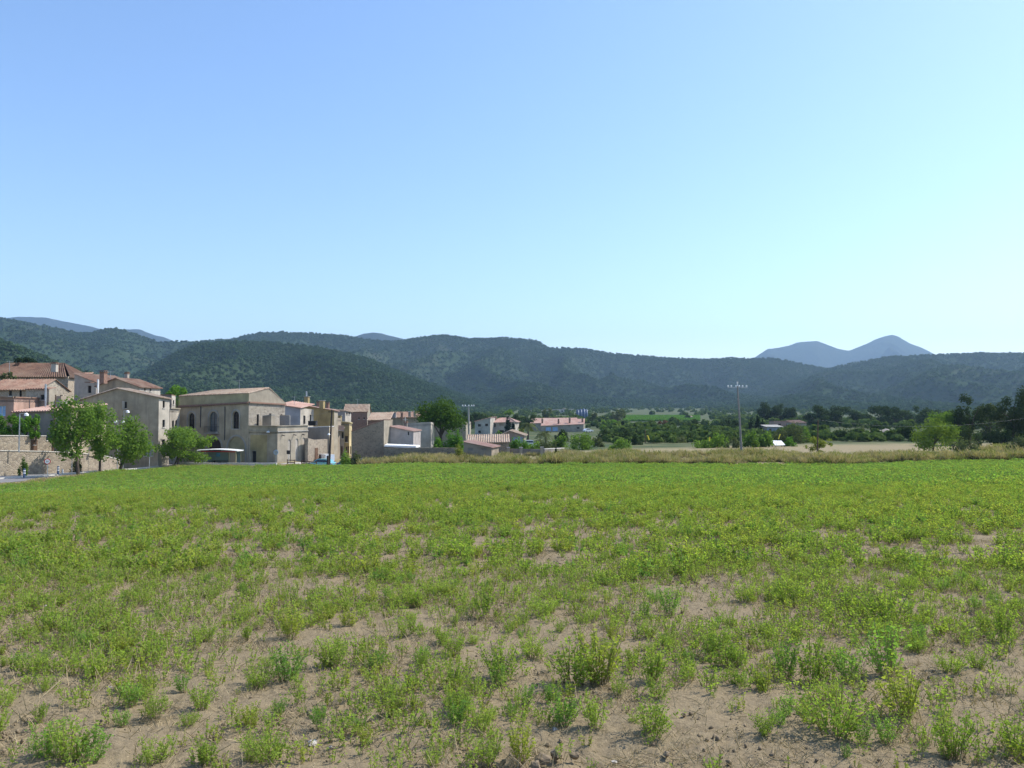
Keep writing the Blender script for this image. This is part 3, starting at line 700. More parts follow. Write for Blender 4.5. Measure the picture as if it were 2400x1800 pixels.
# ------------------------------------------------------------------ building helpers
def along(A, px, ang):
    """point of the horizontal line from A (x, y) at angle ang (deg from +x) that stands at bearing px"""
    t = Vector((math.cos(R(ang)), math.sin(R(ang)))); m = (px - 1200) / FPX * math.cos(PITCH)
    k = (m * A.y - A.x) / (t.x - m * t.y)
    return A + t * k
def bearing(v): return 1200 + v.x / v.y * FPX / math.cos(PITCH)
def hit(A, B, px, py):
    """photo pixel -> (u, z) on the upright plane through A and B"""
    p = along(A, px, math.degrees(math.atan2(B.y - A.y, B.x - A.x)))
    t = (B - A).normalized()
    return (p - A).dot(t), Z(py, p.y)
ARCN = 8
def wall(root, A, B, zb, top, mat, ops=(), name='wall', rel=0.22):
    """upright wall A->B (left to right seen from outside); top = [(u, z)...]; ops = (x0, x1, y0, y1, kind, mat, arched) in photo pixels"""
    L = (B - A).length; t = (B - A) / L; n = Vector((t.y, -t.x))
    def W(u, z, out=0.0): return (A.x + t.x * u + n.x * out, A.y + t.y * u + n.y * out, z)
    zm = min(z for u, z in top); holes = []
    for op in ops:
        x0, x1, y0, y1, kind, om, arch = (list(op) + [None, None, None])[:7]
        u0, z1 = hit(A, B, x0, y0); u1, z0 = hit(A, B, x1, y1)
        u0, u1 = max(0.05, u0), min(L - 0.05, u1); z0 = max(z0, zb + 0.02); z1 = min(z1, zm - 0.05)
        if u1 - u0 < 0.08 or z1 - z0 < 0.1: continue
        holes.append((u0, u1, z0, z1, kind or 'w', om, arch))
    us = sorted({0.0, L} | {h[0] for h in holes} | {h[1] for h in holes}); zs = sorted({zb, zm} | {h[2] for h in holes} | {h[3] for h in holes})
    mb = MB()
    for i in range(len(us) - 1):
        for j in range(len(zs) - 1):
            cu, cz = (us[i] + us[i + 1]) / 2, (zs[j] + zs[j + 1]) / 2
            if any(h[0] < cu < h[1] and h[2] < cz < h[3] for h in holes): continue
            mb.poly([W(us[i], zs[j]), W(us[i + 1], zs[j]), W(us[i + 1], zs[j + 1]), W(us[i], zs[j + 1])])
    if max(z for u, z in top) > zm + 0.01:
        mb.poly([W(0, zm)] + [W(L, zm)] + [W(u, z) for u, z in reversed(top) if z > zm + 0.001 or 0.01 < u < L - 0.01])
    outlines = []
    for u0, u1, z0, z1, kind, om, arch in holes:
        r = (u1 - u0) / 2; cu = (u0 + u1) / 2
        if arch:
            zs_ = z1 - min(r, (z1 - z0) * 0.8); arc = [(cu - r * math.cos(math.pi * k / ARCN), zs_ + (z1 - zs_) * math.sin(math.pi * k / ARCN)) for k in range(ARCN + 1)]
            for (ua, za), (ub, zb_) in zip(arc, arc[1:]):
                if min(za, zb_) < z1 - 1e-4: mb.poly([W(ua, za), W(ub, zb_), W(ub, z1), W(ua, z1)])
            ol = [(u0, z0)] + arc + [(u1, z0)]
        else: ol = [(u0, z0), (u0, z1), (u1, z1), (u1, z0)]
        dp = 0.12 if kind in ('n',) else rel
        for a, b in zip(ol, ol[1:] + ol[:1]):
            mb.poly([W(*a), W(*b), W(*b, -dp), W(*a, -dp)])
        outlines.append((ol, dp, kind, om, arch))
    wo_ = mb.build(name, mat, root)
    for (ol, dp, kind, om, arch), h in zip(outlines, holes):
        u0, u1, z0, z1 = h[:4]
        pane = MB().poly([W(u, z, -dp + 0.02) for u, z in ol][::-1])
        if kind == 'n':
            pane.build('blind_panel', om or mat, root)
        elif kind == 'd':
            d_ = pane.build('door', om or 'wood_brown', root)
            MB().box(W(u0 + 0.82 * (u1 - u0), z0 + 1.0, -dp + 0.05), (0.05, 0.05, 0.12)).build('handle', 'metal_dark', d_)
        else:
            p_ = pane.build('window', om or 'pane_dark', root)
            fr = MB(); w = 0.06 if kind == 'w' else 0.05
            pts = [W(u, z, -dp + 0.05) for u, z in ol]
            for a, b in zip(pts, pts[1:] + pts[:1]): fr.beam(a, b, w, w)
            cu = (u0 + u1) / 2
            fr.beam(W(cu, z0, -dp + 0.052), W(cu, z1 - 0.03, -dp + 0.052), w, w)
            if z1 - z0 > 1.3:
                for k in (0.35, 0.66): fr.beam(W(u0, z0 + k * (z1 - z0), -dp + 0.054), W(u1, z0 + k * (z1 - z0), -dp + 0.054), w * 0.7, w * 0.7)
            fr.build('frame', 'frame_dark' if kind == 'w' else 'frame_white', p_)
            if kind != 'v':
                MB().beam(W(u0 - 0.08, z0 - 0.05, 0.03), W(u1 + 0.08, z0 - 0.05, 0.03), 0.16, 0.08).build('sill', 'kerb_stone', p_)
    return wo_
def roof_plane(root, e0, e1, r1, r0, mat, over=0.35, side=0.25, per=0.36, amp=0.085, name='roof'):
    """tiled slope: eave e0->e1, ridge r0->r1; rows of barrel tiles run from ridge to eave"""
    e0, e1, r0, r1 = map(Vector, (e0, e1, r0, r1))
    et = (e1 - e0).normalized(); up = ((r0 + r1) / 2 - (e0 + e1) / 2).normalized()
    nrm = et.cross(up); nrm.normalize()
    if nrm.z < 0: nrm = -nrm
    e0 = e0 - up * over - et * side; e1 = e1 - up * over + et * side
    if (r0 - r1).length > 0.05: r0 = r0 - et * side; r1 = r1 + et * side
    n = max(4, int((e1 - e0).length / per) * 2); mb = MB(); th = 0.10
    base = len(mb.v)
    for k in range(n + 1):
        f = k / n; a = amp if k % 2 else -amp * 0.6
        e = e0.lerp(e1, f) + nrm * (0.10 + a); r = r0.lerp(r1, f) + nrm * (0.10 + a)
        mb.v += [tuple(e), tuple(r), tuple(e0.lerp(e1, f) - nrm * 0.0), tuple(r0.lerp(r1, f) - nrm * 0.0)]
    for k in range(n):
        i, j = base + 4 * k, base + 4 * k + 4
        mb.f += [(i, j, j + 1, i + 1), (i + 3, j + 3, j + 2, i + 2), (i, i + 2, j + 2, j), (i + 1, j + 1, j + 3, i + 3)]
    i, j = base, base + 4 * n
    mb.f += [(i, i + 1, i + 3, i + 2), (j, j + 2, j + 3, j + 1)]
    return mb.build(name, mat, root)
def slab(root, pts, th, mat, name):
    mb = MB(); lo = [Vector(p) - Vector((0, 0, th)) for p in pts]; n = len(pts)
    mb.poly(pts); mb.poly(lo[::-1])
    for i in range(n):
        j = (i + 1) % n; mb.poly([pts[i], lo[i], lo[j], pts[j]])
    return mb.build(name, mat, root)
class Bld:
    def __init__(s, name, label, A, ang, pxB, pxC, ztop, zb, depth=None, cat='house', group=None):
        """A = (px, depth) front left corner, front runs at ang to bearing pxB, right side back to bearing pxC (or fixed depth in metres)"""
        s.A = XY(*A); s.B = along(s.A, pxB, ang)
        if depth: s.C = s.B + Vector((math.cos(R(ang + 90)), math.sin(R(ang + 90)))) * depth
        else: s.C = along(s.B, pxC, ang + 90)
        s.D = s.A + s.C - s.B; s.zb = zb; s.ang = ang
        pa, pb, pc = ztop
        s.zA, s.zB = Z(pa, s.A.y), Z(pb, s.B.y); s.zC = Z(pc, s.C.y) if pc else s.zB; s.zD = s.zA + s.zC - s.zB
        c = (s.A + s.B + s.C + s.D) / 4
        s.root = thing(name, label, cat, (c.x, c.y, zb), group)
    def p(s, c, z): return Vector((c.x, c.y, z))
    def walls(s, mf, ms, of=(), os=(), gf=None, gs=None, mb_=None):
        """gf / gs = (px, py) gable apex on the front / side wall"""
        A, B, C, D, r = s.A, s.B, s.C, s.D, s.root
        LF, LS = (B - A).length, (C - B).length
        tf, ts = [(0, s.zA), (LF, s.zB)], [(0, s.zB), (LS, s.zC)]
        tb, tl = [(0, s.zC), (LF, s.zD)], [(0, s.zD), (LS, s.zA)]
        if gf:
            u, z = hit(A, B, *gf); tf.insert(1, (u, z)); tb.insert(1, (LF - u, z)); s.ru, s.rz = u, z
        if gs:
            u, z = hit(B, C, *gs); u = min(max(u, 0.3), LS - 0.3); ts.insert(1, (u, z)); tl.insert(1, (LS - u, z)); s.ru, s.rz = u, z
        wall(r, A, B, s.zb, tf, mf, of); wall(r, B, C, s.zb, ts, ms, os)
        wall(r, C, D, s.zb, tb, mb_ or ms); wall(r, D, A, s.zb, tl, mb_ or ms)
        return s
    def roof_front(s, mat, **k):      # ridge runs back from a gable on the front
        f = s.ru / (s.B - s.A).length; a = s.A.lerp(s.B, f); b = s.D.lerp(s.C, f)
        roof_plane(s.root, s.p(s.D, s.zD), s.p(s.A, s.zA), s.p(a, s.rz), s.p(b, s.rz), mat, **k)
        roof_plane(s.root, s.p(s.B, s.zB), s.p(s.C, s.zC), s.p(b, s.rz), s.p(a, s.rz), mat, **k); return s
    def roof_side(s, mat, **k):       # ridge parallel to the front
        f = s.ru / (s.C - s.B).length; b = s.B.lerp(s.C, f); a = s.A.lerp(s.D, f); dz = s.zA - s.zB
        roof_plane(s.root, s.p(s.A, s.zA), s.p(s.B, s.zB), s.p(b, s.rz), s.p(a, s.rz + dz), mat, **k)
        roof_plane(s.root, s.p(s.C, s.zC), s.p(s.D, s.zD), s.p(a, s.rz + dz), s.p(b, s.rz), mat, **k); return s
    def roof_shed(s, mat, rise=0.0, **k):      # one slope, eave at the front, rising to the back
        roof_plane(s.root, s.p(s.A, s.zA), s.p(s.B, s.zB), s.p(s.C, s.zC + rise), s.p(s.D, s.zD + rise), mat, **k); return s
    def roof_cross(s, mat, **k):      # one slope, eave along the right side
        roof_plane(s.root, s.p(s.B, s.zB), s.p(s.C, s.zC), s.p(s.D, s.zD), s.p(s.A, s.zA), mat, **k); return s
    def roof_hip(s, mat, rise, inset, **k):
        A, B, C, D = s.p(s.A, s.zA), s.p(s.B, s.zB), s.p(s.C, s.zC), s.p(s.D, s.zD)
        t = (B - A).normalized(); a = (A + D) / 2 + t * inset + Vector((0, 0, rise)); b = (B + C) / 2 - t * inset + Vector((0, 0, rise))
        k.setdefault('side', 0.0)
        roof_plane(s.root, A, B, b, a, mat, **k); roof_plane(s.root, C, D, a, b, mat, **k)
        roof_plane(s.root, B, C, b, b, mat, **k); roof_plane(s.root, D, A, a, a, mat, **k); return s
    def roof_flat(s, mat, th=0.25, low=0.35):
        slab(s.root, [s.p(c, z - low) for c, z in ((s.A, s.zA), (s.B, s.zB), (s.C, s.zC), (s.D, s.zD))], th, mat, 'roof'); return s
    def cornice(s, mat, z=None, w=0.35, h=0.18, sides=True):
        zz = lambda v: v if z is None else z
        MB().beam(s.p(s.A, zz(s.zA)), s.p(s.B, zz(s.zB)), w, h).build('cornice', mat, s.root)
        if sides: MB().beam(s.p(s.B, zz(s.zB) + 0.003), s.p(s.C, zz(s.zC) + 0.003), w, h).build('cornice', mat, s.root)
        return s
    def chimney(s, px, py0, py1, d, mat, w=0.6, cap='tile_red', pot=True):
        """chimney standing at bearing px from photo row py1 up to py0"""
        c = XY(px, d); z0, z1 = Z(py1, d), Z(py0, d)
        ch = MB().box((c.x, c.y, (z0 + z1) / 2), (w, w, z1 - z0), R(s.ang)).build('chimney', mat, s.root)
        cb = MB().box((c.x, c.y, z1 + 0.04), (w * 1.35, w * 1.35, 0.08), R(s.ang))
        if pot:
            cb.box((c.x, c.y, z1 + 0.26), (w * 1.2, w * 1.2, 0.06), R(s.ang))
            for a, b in ((-1, -1), (1, -1), (1, 1), (-1, 1)): cb.box((c.x + a * w * 0.4, c.y + b * w * 0.4, z1 + 0.15), (0.1, 0.1, 0.16))
        cb.build('chimney_cap', cap, ch); return s
    def pipe(s, px, py0, py1, d, r, mat, name='flue_pipe'):
        c = XY(px, d); MB().tube([(c.x, c.y, Z(py1, d)), (c.x, c.y, Z(py0, d))], r, 8).build(name, mat, s.root); return s
def long_wall(name, label, pts, zb, ztop, th, mat, coping=None, cat='wall'):
    """free-standing wall along pts (x, y); ztop per point"""
    c = sum((Vector(p) for p in pts), Vector((0, 0))) / len(pts)
    root = thing(name, label, cat, (c.x, c.y, zb)); mb = MB(); n = len(pts); off = []
    for i in range(n):
        t = (pts[min(i + 1, n - 1)] - pts[max(i - 1, 0)]).normalized(); off.append(Vector((-t.y, t.x)) * th)
    f = [(p.x, p.y) for p in pts]; b = [((p + o).x, (p + o).y) for p, o in zip(pts, off)]
    for i in range(n - 1):
        j = i + 1
        mb.poly([(*f[i], zb), (*f[j], zb), (*f[j], ztop[j]), (*f[i], ztop[i])]); mb.poly([(*b[j], zb), (*b[i], zb), (*b[i], ztop[i]), (*b[j], ztop[j])])
        mb.poly([(*f[i], ztop[i]), (*f[j], ztop[j]), (*b[j], ztop[j]), (*b[i], ztop[i])])
    mb.poly([(*f[0], zb), (*f[0], ztop[0]), (*b[0], ztop[0]), (*b[0], zb)]); mb.poly([(*f[-1], zb), (*b[-1], zb), (*b[-1], ztop[-1]), (*f[-1], ztop[-1])])
    mb.build('masonry', mat, root)
    if coping:
        for i in range(n - 1):
            o = off[i] * 0.5
            MB().beam((*(pts[i] + o), ztop[i] + 0.05), (*(pts[i + 1] + off[i + 1] * 0.5), ztop[i + 1] + 0.05), th + 0.14, 0.10).build('coping', coping, root)
    return root

# ------------------------------------------------------------------ the large corner house with the terrace
def main_house():
    b = Bld('corner_house', 'big two storey corner house with arched windows and a tiled attic roof', (420, 126), -25, 583, 668, (952, 943, 948), Z(1100, 120))
    A, B, C, D, r = b.A, b.B, b.C, b.D, b.root
    LF, LS = (B - A).length, (C - B).length
    wall(r, A, B, b.zb, [(0, b.zA), (LF, b.zB)], 'render_grey',
         [(442, 456, 968, 1006, 'w', None, True), (491, 510, 965, 1012, 'w', 'pane_pale', True), (546, 560, 964, 1005, 'w', None, True),
          (487, 519, 1026, 1086, 'd', 'wood_dark', True), (536, 574, 1024, 1086, 'n', 'render_olive', True), (440, 470, 1028, 1086, 'n', 'render_olive', True)], rel=0.3)
    wall(r, B, C, b.zb, [(0, b.zB), (LS, b.zC)], 'stone_light', [(602, 607, 971, 999, 'w', None), (631, 636, 969, 976, 'w', None), (658, 662, 971, 994, 'w', None)])
    wall(r, C, D, b.zb, [(0, b.zC), (LF, b.zD)], 'stone_light'); wall(r, D, A, b.zb, [(0, b.zD), (LS, b.zA)], 'render_grey')
    # attic above the cornice
    ua, za = hit(B, C, 630, 910); ztB, ztA, ztC = Z(922, B.y), Z(929, A.y), Z(944.5, C.y); ka = ua / LS
    ap, al = B.lerp(C, ka), A.lerp(D, ka); dz = ztA - ztB
    p3 = lambda v, z: Vector((v.x, v.y, z))
    inn = lambda v, w, k: v + (w - v).normalized() * k
    MB().poly([p3(A, b.zA), p3(B, b.zB), p3(B, ztB), p3(A, ztA)]).build('attic_wall', 'render_olive', r)
    MB().poly([p3(B, b.zB), p3(C, b.zC), p3(C, ztC), p3(ap, za), p3(B, ztB)]).build('gable_wall', 'render_cream', r)
    MB().poly([p3(D, b.zD), p3(A, b.zA), p3(A, ztA), p3(D, ztC + dz)]).build('attic_wall', 'render_olive', r)
    al = al + (B - A).normalized() * 3.2; zl_ = za + dz * 0.8
    MB().poly([p3(C, b.zC), p3(D, b.zD), p3(D, ztC + dz), p3(C, ztC)]).build('attic_wall', 'render_olive', r)
    roof_plane(r, p3(A, ztA), p3(B, ztB), p3(ap, za), p3(al, zl_), 'tile_pale', over=0.1, side=0.1)
    roof_plane(r, p3(C, ztC), p3(D, ztC + dz), p3(al, zl_), p3(ap, za), 'tile_pale', over=0.3, side=0.1)
    roof_plane(r, p3(D, ztC + dz), p3(A, ztA), p3(al, zl_), p3(al, zl_), 'tile_pale', over=0.1, side=0.0)
    b.cornice('brick_red', w=0.5, h=0.22)
    t = (B - A).normalized(); n = Vector((t.y, -t.x))
    for k in range(36):                                                   # tile ends under the attic
        q = A + t * (LF * (k + 0.5) / 36) + n * 0.2; z = b.zA + (b.zB - b.zA) * (k + 0.5) / 36
        MB().box((q.x, q.y, z - 0.16), (0.16, 0.3, 0.12), math.atan2(t.y, t.x)).build('eave_tile', 'tile_red', r)
    for px, y1 in ((471, 1002), (528, 1032)):
        u, z0 = hit(A, B, px, y1); q = A + t * u + n * 0.08
        MB().tube([(q.x, q.y, z0), (q.x, q.y, b.zA - 0.1)], 0.06, 6).build('downpipe', 'metal_dark', r)
    for x0, x1, y0, y1 in ((439.5, 458.5, 964, 1006), (488.5, 512.5, 961, 1012), (543.5, 562.5, 960, 1006), (484, 522, 1022, 1086), (533, 577, 1020, 1086)):   # plaster surrounds
        u0, zt = hit(A, B, x0, y0); u1, zl = hit(A, B, x1, y1); rr = (u1 - u0) / 2; cu = (u0 + u1) / 2; mb = MB()
        arc = [(cu - rr * math.cos(math.pi * k / 10), zt - rr + rr * math.sin(math.pi * k / 10)) for k in range(11)]
        pl = [(u0, zl)] + arc + [(u1, zl)]; w_ = 0.2
        for (ua_, z_a), (ub_, z_b) in zip(pl, pl[1:]):
            pa, pb = A + t * ua_ + n * 0.02, A + t * ub_ + n * 0.02
            mb.beam((pa.x, pa.y, z_a), (pb.x, pb.y, z_b), 0.06, w_)
        mb.build('arch_surround', 'concrete', r)
    # balcony before the middle window
    u0, zf = hit(A, B, 488, 1015); u1, zr = hit(A, B, 514, 1001); p0, p1 = A + t * u0, A + t * u1; c = (p0 + p1) / 2 + n * 0.4
    bal = MB().box((c.x, c.y, zf), ((p1 - p0).length, 0.8, 0.14), math.atan2(t.y, t.x)).build('balcony', 'concrete', r)
    mb = MB(); f0, f1 = p0 + n * 0.76, p1 + n * 0.76
    mb.beam((f0.x, f0.y, zf + 1.0), (f1.x, f1.y, zf + 1.0), 0.04, 0.04)
    for s_, e_ in ((p0, f0), (p1, f1)): mb.beam((s_.x, s_.y, zf + 1.0), (e_.x, e_.y, zf + 1.0), 0.04, 0.04)
    for k in range(15):
        q = f0.lerp(f1, k / 14); mb.beam((q.x, q.y, zf + 0.05), (q.x, q.y, zf + 1.0), 0.025, 0.025)
    mb.build('railing', 'iron', bal)
    # terrace wing, front flush with the facade
    T = along(A, 651, -25); U = along(T, 722, 65); zb = b.zb; zt = Z(999, T.y)
    w = thing('terrace_wing', 'pale walled terrace wing with three tall arched niches beside the corner house', 'annex', (T.x, T.y + 3, zb))
    Bf = B + n * -0.01 + t * 0.05; LT = (T - Bf).length; LU = (U - T).length; Vv = Bf + (U - T)
    wall(w, Bf, T, zb, [(0, zt), (LT, zt)], 'render_grey', [(590.5, 601.5, 1057, 1085, 'd', 'frame_dark')], rel=0.35)
    wall(w, T, U, zb, [(0, zt), (LU, zt)], 'render_cream', [(675, 682.5, 1030, 1086, 'n', 'render_white', True), (692.5, 700, 1028, 1086, 'n', 'render_white', True), (709, 716, 1026, 1086, 'n', 'render_white', True)], rel=0.35)
    wall(w, U, Vv, zb, [(0, zt), (LT, zt)], 'render_grey'); wall(w, Vv, Bf, zb, [(0, zt), (LU, zt)], 'render_grey')
    slab(w, [p3(v, zt - 0.9) for v in (Bf, T, U, Vv)], 0.2, 'concrete', 'terrace_floor')
    zc = Z(1011.5, T.y)
    MB().beam(p3(T, zc), p3(U, zc), 0.22, 0.14).build('string_course', 'concrete', w); MB().beam(p3(Bf, zc + 0.003), p3(T, zc + 0.003), 0.2, 0.13).build('string_course', 'render_grey', w)
    MB().beam(p3(T, zt + 0.04), p3(U, zt + 0.04), 0.34, 0.1).build('coping', 'render_cream', w); MB().beam(p3(Bf, zt + 0.043), p3(T, zt + 0.043), 0.32, 0.1).build('coping', 'render_grey', w)
    u0, z1 = hit(Bf, T, 588, 1019); u1, z0 = hit(Bf, T, 627, 1056); tt = (T - Bf).normalized(); nn = Vector((tt.y, -tt.x))
    q = lambda u, z: (*(Bf + tt * u + nn * 0.012), z)
    ud, zd = hit(Bf, T, 602, 1086); um, _ = hit(Bf, T, 590, 1060)
    MB().poly([q(u0, z0), q(u1, z0), q(u1, z1), q(u0, z1)]).poly([q(ud, zd), q(u1, zd), q(u1, z0), q(ud, z0)]).build('painted_panel', 'render_ochre', w)
    for k in (0.14, 0.52, 0.8):                                            # rainwater spouts under the parapet
        qv = T.lerp(U, k); nn2 = Vector(((U - T).y, -(U - T).x)).normalized(); e = qv + nn2 * 0.5
        MB().tube([(qv.x, qv.y, Z(1020, T.y)), (e.x, e.y, Z(1021.5, T.y))], 0.07, 6).build('water_spout', 'metal_dark', w)
    ul, zl = hit(Bf, T, 633, 1012); lp = Bf + tt * ul + nn * 0.35
    lmp = MB().tube([(*(Bf + tt * ul), zl + 0.25), (lp.x, lp.y, zl + 0.25), (lp.x, lp.y, zl + 0.1)], 0.03, 5).build('wall_lamp_arm', 'metal_grey', w)
    MB().tube([(lp.x, lp.y, zl + 0.14), (lp.x, lp.y, zl + 0.02), (lp.x, lp.y, zl - 0.12)], [0.06, 0.26, 0.24], 10).build('lamp_shade', 'white_paint', lmp)
    # on the terrace: a rendered stair head, a dark awning and its frame
    s = Bld('stair_head', 'small tan rendered stair head standing on the terrace', (615, 121.5), -25, 636, 645, (976, 973, 974), zt - 0.9, cat='hut')
    s.walls('render_beige', 'render_cream').roof_flat('concrete', 0.2, -0.1)
    e0, e1 = XY(657, 124), XY(679, 121.5); z0, z1 = zt - 0.9, Z(974, 122)
    g = thing('terrace_screen', 'dark grey fabric screen on a white frame at the terrace edge', 'screen', (*e0, z0))
    MB().beam((*e0, (z0 + z1) / 2 + 0.2), (*e1, (z0 + z1) / 2 + 0.2), 0.05, z1 - z0 - 0.5).build('fabric', 'sign_grey', g)
    fr = MB()
    for e in (e0, e1): fr.beam((*e, z0), (*e, z1), 0.14, 0.14)
    fr.beam((*e0, z1), (*e1, z1), 0.12, 0.12).build('frame', 'render_white', g)
main_house()

# ------------------------------------------------------------------ the upper village, left
G0 = -9.0
b = Bld('stone_farmhouse', 'long stone house with brown hipped tile roof, highest on the left', (-70, 127), 3, 158, 176, (882, 882, None), -4.0, 9)
b.walls('stone_beige', 'stone_beige', [(60, 68, 886, 893, 'w')]).roof_hip('tile_brown', 2.3, 3.0, over=0.45).chimney(126, 853, 872, 126.5, 'render_white', 0.75).chimney(40, 855, 866, 131, 'brick_red', 0.6)
b = Bld('stone_cottage', 'beige stone cottage with red tile roof and a small attic window in its lit gable', (-34, 110), 6, 88, 161, (914, 913, 917), -4.5)
b.walls('stone_beige', 'stone_light', [(20, 27, 914, 928, 'w'), (44.5, 50, 915, 931, 'w'), (-10, -2, 914, 930, 'w')], [(124, 128, 904, 912, 'w'), (140, 146, 926, 938, 'w')], None, (126, 890)).roof_side('tile_red')
b = Bld('stone_tower', 'shaded square stone annex with one dark window before the stone cottage', (60, 103.5), -12, 114, 131, (913, 912, 914), -4.5, cat='annex')
b.walls('stone_beige', 'render_cream', [(94, 104, 925, 937, 'w')]).roof_shed('tile_red', 0.25, over=0.2, side=0.05).pipe(106, 900, 955, 101.5, 0.12, 'metal_grey')
b = Bld('salmon_house', 'salmon pink house with a blue blind at the left edge of the picture', (-60, 97), 4, 32, 40, (930, 931, None), -5.0, 6)
b.walls('render_salmon', 'render_salmon', [(-6, 13, 951, 975, 'v', 'blue_shutter')]).roof_flat('concrete').cornice('tile_red', w=0.4, h=0.14)
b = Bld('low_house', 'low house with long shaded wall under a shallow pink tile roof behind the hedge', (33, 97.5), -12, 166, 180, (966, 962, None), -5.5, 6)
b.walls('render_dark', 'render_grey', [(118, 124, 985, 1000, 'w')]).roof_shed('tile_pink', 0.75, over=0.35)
tk = thing('roof_tank', 'square tan water tank on the low house roof', 'water tank', (*XY(141, 101), Z(953, 101)))
MB().box((*XY(141, 101), Z(935, 101)), (0.7, 0.6, 0.7), R(-12)).build('tank', 'render_beige', tk); MB().box((*XY(141, 101), Z(947, 101)), (1.15, 0.9, 0.75), R(-12)).build('plinth', 'concrete', tk)
b = Bld('back_cottage', 'small cottage with pale red tile roof between the stone farmhouse and the white gable', (150, 133), 10, 181, 186, (893, 892, None), -4.0, 7)
b.walls('render_beige', 'render_beige', [(163, 167, 897, 905, 'w')]).roof_shed('tile_red', 1.6)
b = Bld('white_gable_house', 'pale house with one tall window and a red roof sloping down to the right', (173, 122), -10, 242, 252, (876, 903, None), -5.0, 9)
b.walls('render_white', 'render_white', [(205, 213, 902, 921, 'w')]).roof_cross('tile_red', over=0.2)
b.chimney(241, 873, 899, 119, 'brick_red', 0.75).pipe(228.5, 889, 922, 117.5, 0.13, 'frame_white').pipe(224, 909, 925, 117, 0.17, 'render_white', 'vent')
cv = XY(208, 119.6); MB().box((cv.x, cv.y, Z(896, 119.6)), (0.95, 0.8, 0.12), R(-10)).build('door_canopy', 'tile_red', b.root)
b = Bld('ridge_house', 'grey gable house with whitewashed side and two small windows, behind the barn', (226, 121), -8, 326, 375, (905, 907, 910), -6.0)
b.walls('render_grey', 'render_white', (), [(337, 341, 909.5, 916, 'w'), (350, 354, 910, 917, 'w')], (272, 887)).roof_front('tile_red', over=0.3).chimney(296, 876, 890, 124, 'render_white', 0.5)
b = Bld('barn_house', 'tall grey rendered gable house with a blank shaded front beside the road', (187, 114), -6, 372, 397, (938, 931, 935), G0)
b.walls('render_grey', 'render_white', [(291, 297, 942, 957, 'w')], [(381, 386, 939, 956, 'w'), (381, 387, 984, 1001, 'w'), (381, 388, 1030, 1046, 'w')], (275, 911)).roof_front('tile_pale', over=0.35)
q = XY(310, 112.6); MB().box((q.x, q.y - 0.3, Z(979, 112.6)), (0.62, 0.35, 0.55), R(-6)).build('vent_box', 'concrete', b.root)
q = XY(291, 112.9); MB().box((q.x, q.y - 0.25, Z(950, 112.9)), (0.22, 0.3, 1.2), R(-6)).build('white_flue', 'render_white', b.root)
b = Bld('street_house', 'narrow white street house with paired arched windows and a loggia', (350, 121), -6, 398, 421, (957, 957, 958), G0)
b.walls('render_white', 'render_white', (), [(403.5, 408.5, 985, 1003, 'w', None, True), (411, 416, 984.5, 1003, 'w', None, True), (401, 406, 1035, 1062, 'd', 'wood_brown')]).roof_flat('concrete').cornice('render_cream')
b = Bld('roof_room', 'small white rooftop room showing over the barn house eave', (370, 134), -6, 402, 411, (926, 926, 928), G0)
b.walls('render_dark', 'render_white', (), [(405, 408, 938, 948, 'w')]).roof_flat('tile_red', 0.2, -0.12)

# ------------------------------------------------------------------ houses right of the terrace
b = Bld('blue_grey_house', 'blue grey rendered house with white side and two tall doors behind the terrace', (655, 138), -14, 704, 735, (949, 956, 960), G0)
b.walls('render_blue', 'render_white', (), [(711, 716, 974, 994, 'w'), (726, 730, 972, 994, 'w')]).roof_shed('tile_pink', 0.9, over=0.3)
b = Bld('ochre_house', 'ochre house with two square chimneys and a pale pink tile roof', (690, 146), -12, 783, 792, (947, 962, 964), G0)
b.walls('render_ochre', 'render_cream', ()).roof_cross('tile_pink', over=0.25).chimney(719, 930, 951, 145, 'render_ochre', 0.75, 'concrete', False).chimney(755, 939, 958, 142, 'render_ochre', 0.75, 'metal_grey', False).pipe(718, 917, 930, 145, 0.13, 'metal_grey')
b = Bld('courtyard_block', 'dull grey courtyard block with a white slab roof edge beside the terrace', (722, 131), -8, 772, 780, (1002, 1000, None), G0, 2.2, 'annex')
b.walls('render_dark', 'render_grey').roof_flat('white_paint', 0.25, -0.08)
tz = Z(998, 130)
tk = thing('black_tank', 'black rectangular water tank on the grey courtyard block', 'water tank', (*XY(733.5, 131.5), tz)); q = XY(733.5, 131.5)
MB().box((q.x, q.y, tz + 0.36), (1.3, 0.9, 0.72), R(-8)).build('body', 'rubber', tk); MB().box((q.x, q.y, tz + 0.75), (1.36, 0.96, 0.06), R(-8)).build('lid', 'metal_dark', tk)
w0, w1, w2 = XY(722.5, 122), XY(738, 124.5), XY(771, 131)
r = long_wall('courtyard_wall', 'crumbling beige stone courtyard wall with a brown door', [w0, w1, w2], G0 - 0.5, [Z(1027, 122), Z(1031, 124.5), Z(1028.5, 131)], 0.45, 'stone_wall')
dv = along(w1, 739, math.degrees(math.atan2((w2 - w1).y, (w2 - w1).x))); dt = (w2 - w1).normalized(); dn = Vector((dt.y, -dt.x)); q = dv + dt * 0.55 + dn * 0.03
dr = MB().box((q.x, q.y, Z(1064, 125)), (1.3, 0.08, 1.9), math.atan2(dt.y, dt.x)).build('door', 'wood_brown', r)
MB().box((q.x + dt.x * 0.45 + dn.x * 0.06, q.y + dt.y * 0.45 + dn.y * 0.06, Z(1066, 125)), (0.1, 0.05, 0.1)).build('handle', 'metal_dark', dr)
b = Bld('shaded_house', 'shaded grey house with a pale garage front right of the telegraph pole', (766, 146), -10, 790, 796, (978, 980, None), G0 - 0.5, 2.0)
